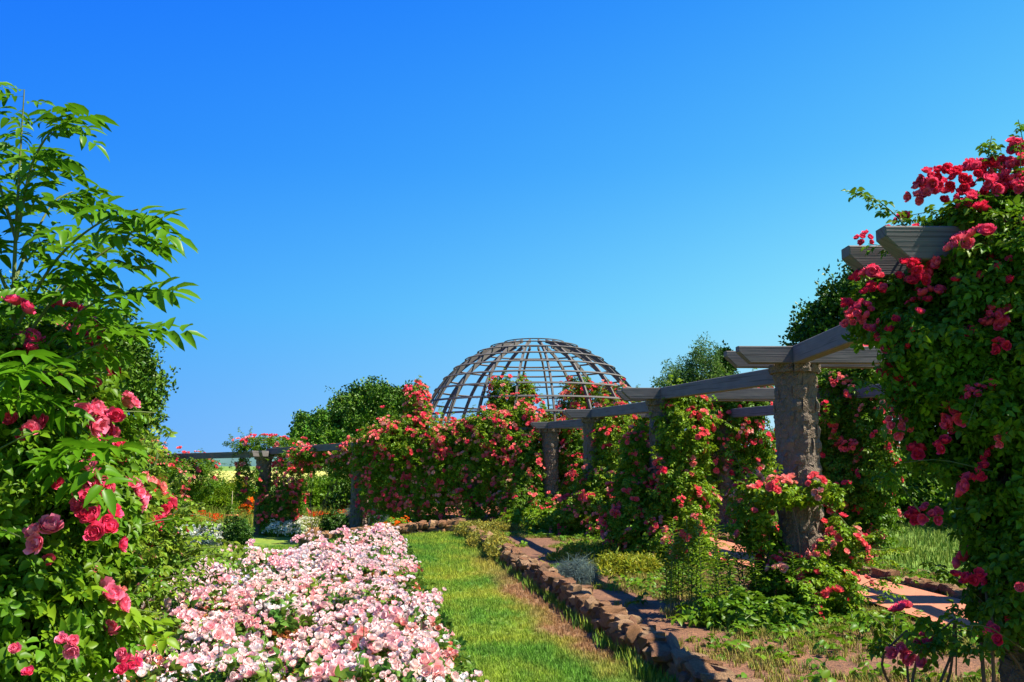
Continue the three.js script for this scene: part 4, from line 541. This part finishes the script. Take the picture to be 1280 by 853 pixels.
// ---------------------------------------------------------------- far flower border below the back pergola
const border = 'plants of the far border';
const low = (name, label, px, d, w, h, n, geo, mat, seed, opt = {}) => { const y = groundY(px, -d); return shrub(name, label, 'plant', [px, -d], [[px, y + h * 0.45, -d, w, h * 0.6, w * 0.8], [px + w * 0.6, y + h * 0.35, -d + 0.2, w * 0.6, h * 0.5, w * 0.6]], n, geo, mat, seed, { group: border, stems: 2, ...opt }); };
low('round_shrub', 'round dark green clipped shrub in front of the terracotta pot', ...[-8.21, 27.62], 0.42, 0.75, 1600, SPRAY_FAR, LEAF_DARK, 51, { size: 0.8 });
low('dusty_miller', 'silver white leaved mound beside the round dark shrub', ...[-8.97, 27.62], 0.42, 0.55, 1000, SPRAY_FAR, LEAF_GREY, 52, { flower: PETAL_WHITE, flowers: 180 });
low('dusty_miller', 'silver grey mound with white flowers at the edge of the far lawn', ...[-9.73, 27.62], 0.6, 0.5, 1100, SPRAY_FAR, LEAF_GREY, 53, { flower: PETAL_WHITE, flowers: 200 });
low('white_flowers', 'mass of tiny white flowers at the foot of the low back column', ...[-7.75, 31.27], 0.55, 0.45, 900, SPRAY_FAR, LEAF_LIGHT, 54, { flower: PETAL_WHITE, flowers: 520 });
low('white_flowers', 'paler grassy white flowers right of the low back column', ...[-7.64, 33.88], 0.6, 0.4, 900, TUFT_TALL, LEAF_YELLOW, 55, { flower: PETAL_WHITE, flowers: 300, up: 0.9 });
low('round_shrub', 'dark green cushion shrub among the red border flowers', ...[-5.96, 31.18], 0.45, 0.7, 1500, SPRAY_FAR, LEAF_DARK, 56, { size: 0.8 });
low('grass_clump', 'grey green grass clump near the left shoulder of the dome', ...[-5.03, 31.59], 0.45, 0.7, 500, TUFT_TALL, LEAF_BLUE, 57, { size: 1.6, up: 1.2, stems: 0 });
low('red_flowers', 'low red flowers right of the terracotta pot', ...[-7.75, 37.46], 1.0, 0.4, 900, SPRAY_FAR, LEAF_LIGHT, 58, { flower: PETAL_RED, flowers: 330, fsize: 1.3 });
low('red_flowers', 'low red flowers left of the terracotta pot', ...[-12.43, 36.98], 1.1, 0.4, 900, SPRAY_FAR, LEAF_LIGHT, 59, { flower: PETAL_RED, flowers: 330, fsize: 1.3 });
low('red_flowers', 'red flowers in front of the green hedge near the dome', ...[-6.61, 38.34], 0.9, 0.42, 700, SPRAY_FAR, LEAF_LIGHT, 60, { flower: PETAL_RED, flowers: 300, fsize: 1.3 });
low('red_flowers', 'bright orange red flowers on stone edging at the far end of the pink bed', ...[-3.12, 24.49], 0.35, 0.35, 350, SPRAY_FAR, LEAF_LIGHT, 61, { flower: PETAL_ORANGE, flowers: 45, fsize: 1.0 });
low('yellow_shrub', 'yellow flowering feathery shrub behind the terracotta pot', ...[-12.67, 43.18], 0.9, 1.5, 1500, CLUMP_FINE, LEAF_YELLOW, 62, { flower: PETAL_YELLOW, flowers: 160, size: 1.1 });
low('orange_flowers', 'orange red flowers left of the low back column', ...[-10.59, 37.46], 0.4, 0.9, 500, SPRAY_FAR, LEAF_YELLOW, 63, { flower: PETAL_ORANGE, flowers: 120, fsize: 1.4 });
low('green_shrub', 'mid green bush behind the red flowers and below the back rail', ...[-13.46, 41.29], 1.2, 1.5, 2600, CLUMP_FINE, LEAF_LIGHT, 64, { size: 1.2 });
low('green_shrub', 'loose green bush beyond the rail between back column and dome', ...[-9.69, 46.75], 1.5, 1.6, 3000, CLUMP_FINE, LEAF_ROSE, 65, { size: 1.2 });
low('green_shrub', 'soft green bush beside the left shoulder of the dome', ...[-7.81, 45.25], 1.1, 1.3, 2200, CLUMP_FINE, LEAF_LIGHT, 66, { size: 1.2 });
low('grass_clump', 'straw coloured grass clump among the red flowers', ...[-14.14, 41.29], 0.5, 0.9, 400, TUFT_TALL, std([0.5, 0.4, 0.16]), 67, { size: 2.2, up: 1.4, stems: 0 });
low('yellow_leaf_plant', 'bright yellow green leafy plant at the edge of the far lawn', ...[-11.19, 30.60], 0.6, 0.45, 900, SPRAY_FAR, leafy([0.26, 0.34, 0.03]), 68, { size: 1.4 });
{
  const [px, d] = [-10.93, 36.04], y = groundY(px, -d), root = thing('terracotta_pot', 'terracotta pot with a staked plant before the yellow shrub', 'pot', [px, y, -d]);
  mesh('pot', new THREE.LatheGeometry([[0, 0], [0.2, 0], [0.26, 0.36], [0.3, 0.36], [0.3, 0.45], [0.25, 0.45], [0.24, 0.38], [0, 0.38]].map((p) => new THREE.Vector2(...p)), 24), TERRACOTTA, root);
  mesh('stake', new THREE.CylinderGeometry(0.015, 0.015, 1.0, 6).translate(0.02, 0.85, 0), std([0.5, 0.42, 0.25]), root);
  const r = rng(8), list = leavesOf(sampler([[px, y + 0.6, -d, 0.22, 0.25, 0.22]], r), 120, r, V(px, y, -d), 1); inst('foliage', SPRAY_FAR, LEAF_ROSE, list, root);
}
stoneWall('stone_edging', 'tan stone edging under the red flowers at the end of the pink bed', [[-5.2, 23.2], [-3.0, 22.9]], 0.3, 0.3, 80);
{ const m = mesh('flat_stone', ROCKS[3], WALL_STONE[0], scene); const [px, d] = [-6.82, 31.95]; m.position.set(px, groundY(px, -d) + 0.1, -d); m.scale.set(0.7, 0.22, 0.5); tag(m, 'flat reddish stone lying beside the dark cushion shrub', 'stone'); }

// ---------------------------------------------------------------- trees and hedges beyond
const beyond = 'trees beyond the garden';
tree('broadleaf_tree', 'dark broad tree beyond the left end of the back rail', [-16.6, -38], 5, 0.28, [[-17.73, 5.30, -38.00, 2.34, 2.34, 2.40], [-19.45, 5.97, -38.00, 2.68, 2.35, 2.60], [-16.11, 3.93, -37.50, 1.38, 1.81, 1.80], [-17.32, 2.30, -37.50, 2.29, 1.63, 2.20], [-20.25, 2.97, -38.00, 2.66, 2.66, 2.60]], 13000, CLUMP_TREE, LEAF_TREE, 1, { group: beyond, size: 1.1 });
tree('broadleaf_tree', 'rounded green tree left of the dome, the taller of two', [-12.2, -72], 6, 0.35, [[-11.03, 5.46, -72.00, 2.40, 2.14, 2.60], [-12.10, 4.29, -71.00, 2.11, 2.23, 2.40], [-9.45, 4.96, -72.00, 2.14, 2.14, 2.40], [-13.02, 3.80, -71.00, 2.23, 1.86, 2.20], [-7.89, 6.28, -72.00, 1.01, 1.39, 1.40], [-9.90, 2.88, -71.00, 3.40, 1.86, 2.50]], 16000, CLUMP_FAR, LEAF_TREE, 2, { group: beyond, size: 0.78 });
tree('broadleaf_tree', 'lower green tree at the left foot of the taller rounded one', [-15.2, -70], 3.5, 0.25, [[-14.79, 3.95, -70.00, 1.59, 1.22, 1.60], [-13.72, 3.32, -69.00, 1.93, 1.32, 1.70], [-15.56, 3.16, -70.00, 1.10, 0.98, 1.20]], 6000, CLUMP_FAR, leafy([0.065, 0.15, 0.01], { transmission: 0 }), 3, { group: beyond, size: 0.78 });
tree('feathery_tree', 'light feathery tree with open wispy top behind the pergola', [10.4, -50], 6.5, 0.16, [[9.91, 6.45, -50.00, 1.23, 1.14, 1.30, 0.8], [9.23, 6.01, -50.00, 1.14, 0.79, 1.20], [10.58, 6.89, -50.00, 0.97, 1.23, 1.10, 0.6], [10.16, 7.78, -50.00, 0.62, 0.97, 0.80, 0.35], [10.98, 5.57, -50.00, 1.49, 1.14, 1.40]], 1500, CLUMP_FINE, leafy([0.08, 0.16, 0.03]), 4, { group: beyond, size: 1.6, lump: 0.8, shell: 0.9 });
tree('conifer_tree', 'small dark pointed tree beside the feathery one', [12.2, -51], 6, 0.15, [[11.92, 7.22, -51.00, 0.40, 0.72, 0.60], [11.89, 6.10, -51.00, 0.63, 0.90, 0.80], [11.89, 4.75, -51.00, 0.80, 1.07, 1.00]], 2200, CLUMP_TREE, LEAF_DARK, 5, { group: beyond });
tree('broadleaf_tree', 'tall dark tree rising behind the rose covered end of the pergola', [16.6, -42], 6.5, 0.3, [[16.22, 8.30, -42.00, 2.16, 1.79, 2.20], [17.57, 9.06, -42.00, 2.24, 1.87, 2.40], [15.08, 7.74, -42.00, 1.49, 1.12, 1.60], [16.68, 6.43, -42.00, 2.60, 1.85, 2.40], [14.47, 6.80, -42.00, 1.26, 1.11, 1.50], [19.81, 7.69, -43.00, 3.05, 2.67, 2.60]], 12000, CLUMP_TREE, LEAF_DARK, 6, { group: beyond, size: 1.1 });
const hedge = 'hedge shrubs beyond the garden';
const HX = [[-30, 44, 2.2], [-24, 46, 1.6], [-5.2, 40, 1.8], [-8.2, 42, 1.5], [-2, 44, 2.2], [2.4, 43, 2.4], [6.5, 40, 2.4], [9.5, 38, 2.2], [12.5, 36, 2.3], [15.5, 33, 2.4], [18.5, 31, 2.4], [10.5, 26, 1.6], [13.2, 23, 1.8]];
const HL = ['beyond the far left tree', 'left of the gap to the yellow field', 'behind the dome and left of it', 'beyond the rail left of the dome', 'straight behind the dome', 'behind the right half of the dome', 'behind the dome where the pergola meets it', 'behind the third pergola bay', 'behind the back row of columns, mid way', 'behind the rough column, far off', 'far right behind the end column', 'low, on the grass past the path', 'low and wide, on the grass at the right end'];
HX.forEach(([x, d, h], i) => { const y = groundY(x, -d), g = i % 3; shrub('hedge_shrub', `green hedge shrub ${HL[i]}`, 'shrub', [x, -d], [[x, y + h * 0.45, -d, 1.7, h * 0.58, 1.2], [x + 1.1, y + h * 0.4, -d + 0.3, 1.2, h * 0.5, 1], [x - 1.1, y + h * 0.36, -d, 1.2, h * 0.46, 1]], 3600, CLUMP_TREE, g === 0 ? LEAF_ROSE : g === 1 ? LEAF_LIGHT : LEAF_TREE, 900 + i, { group: hedge, size: 0.85 }); });

renderer.render(scene, camera);
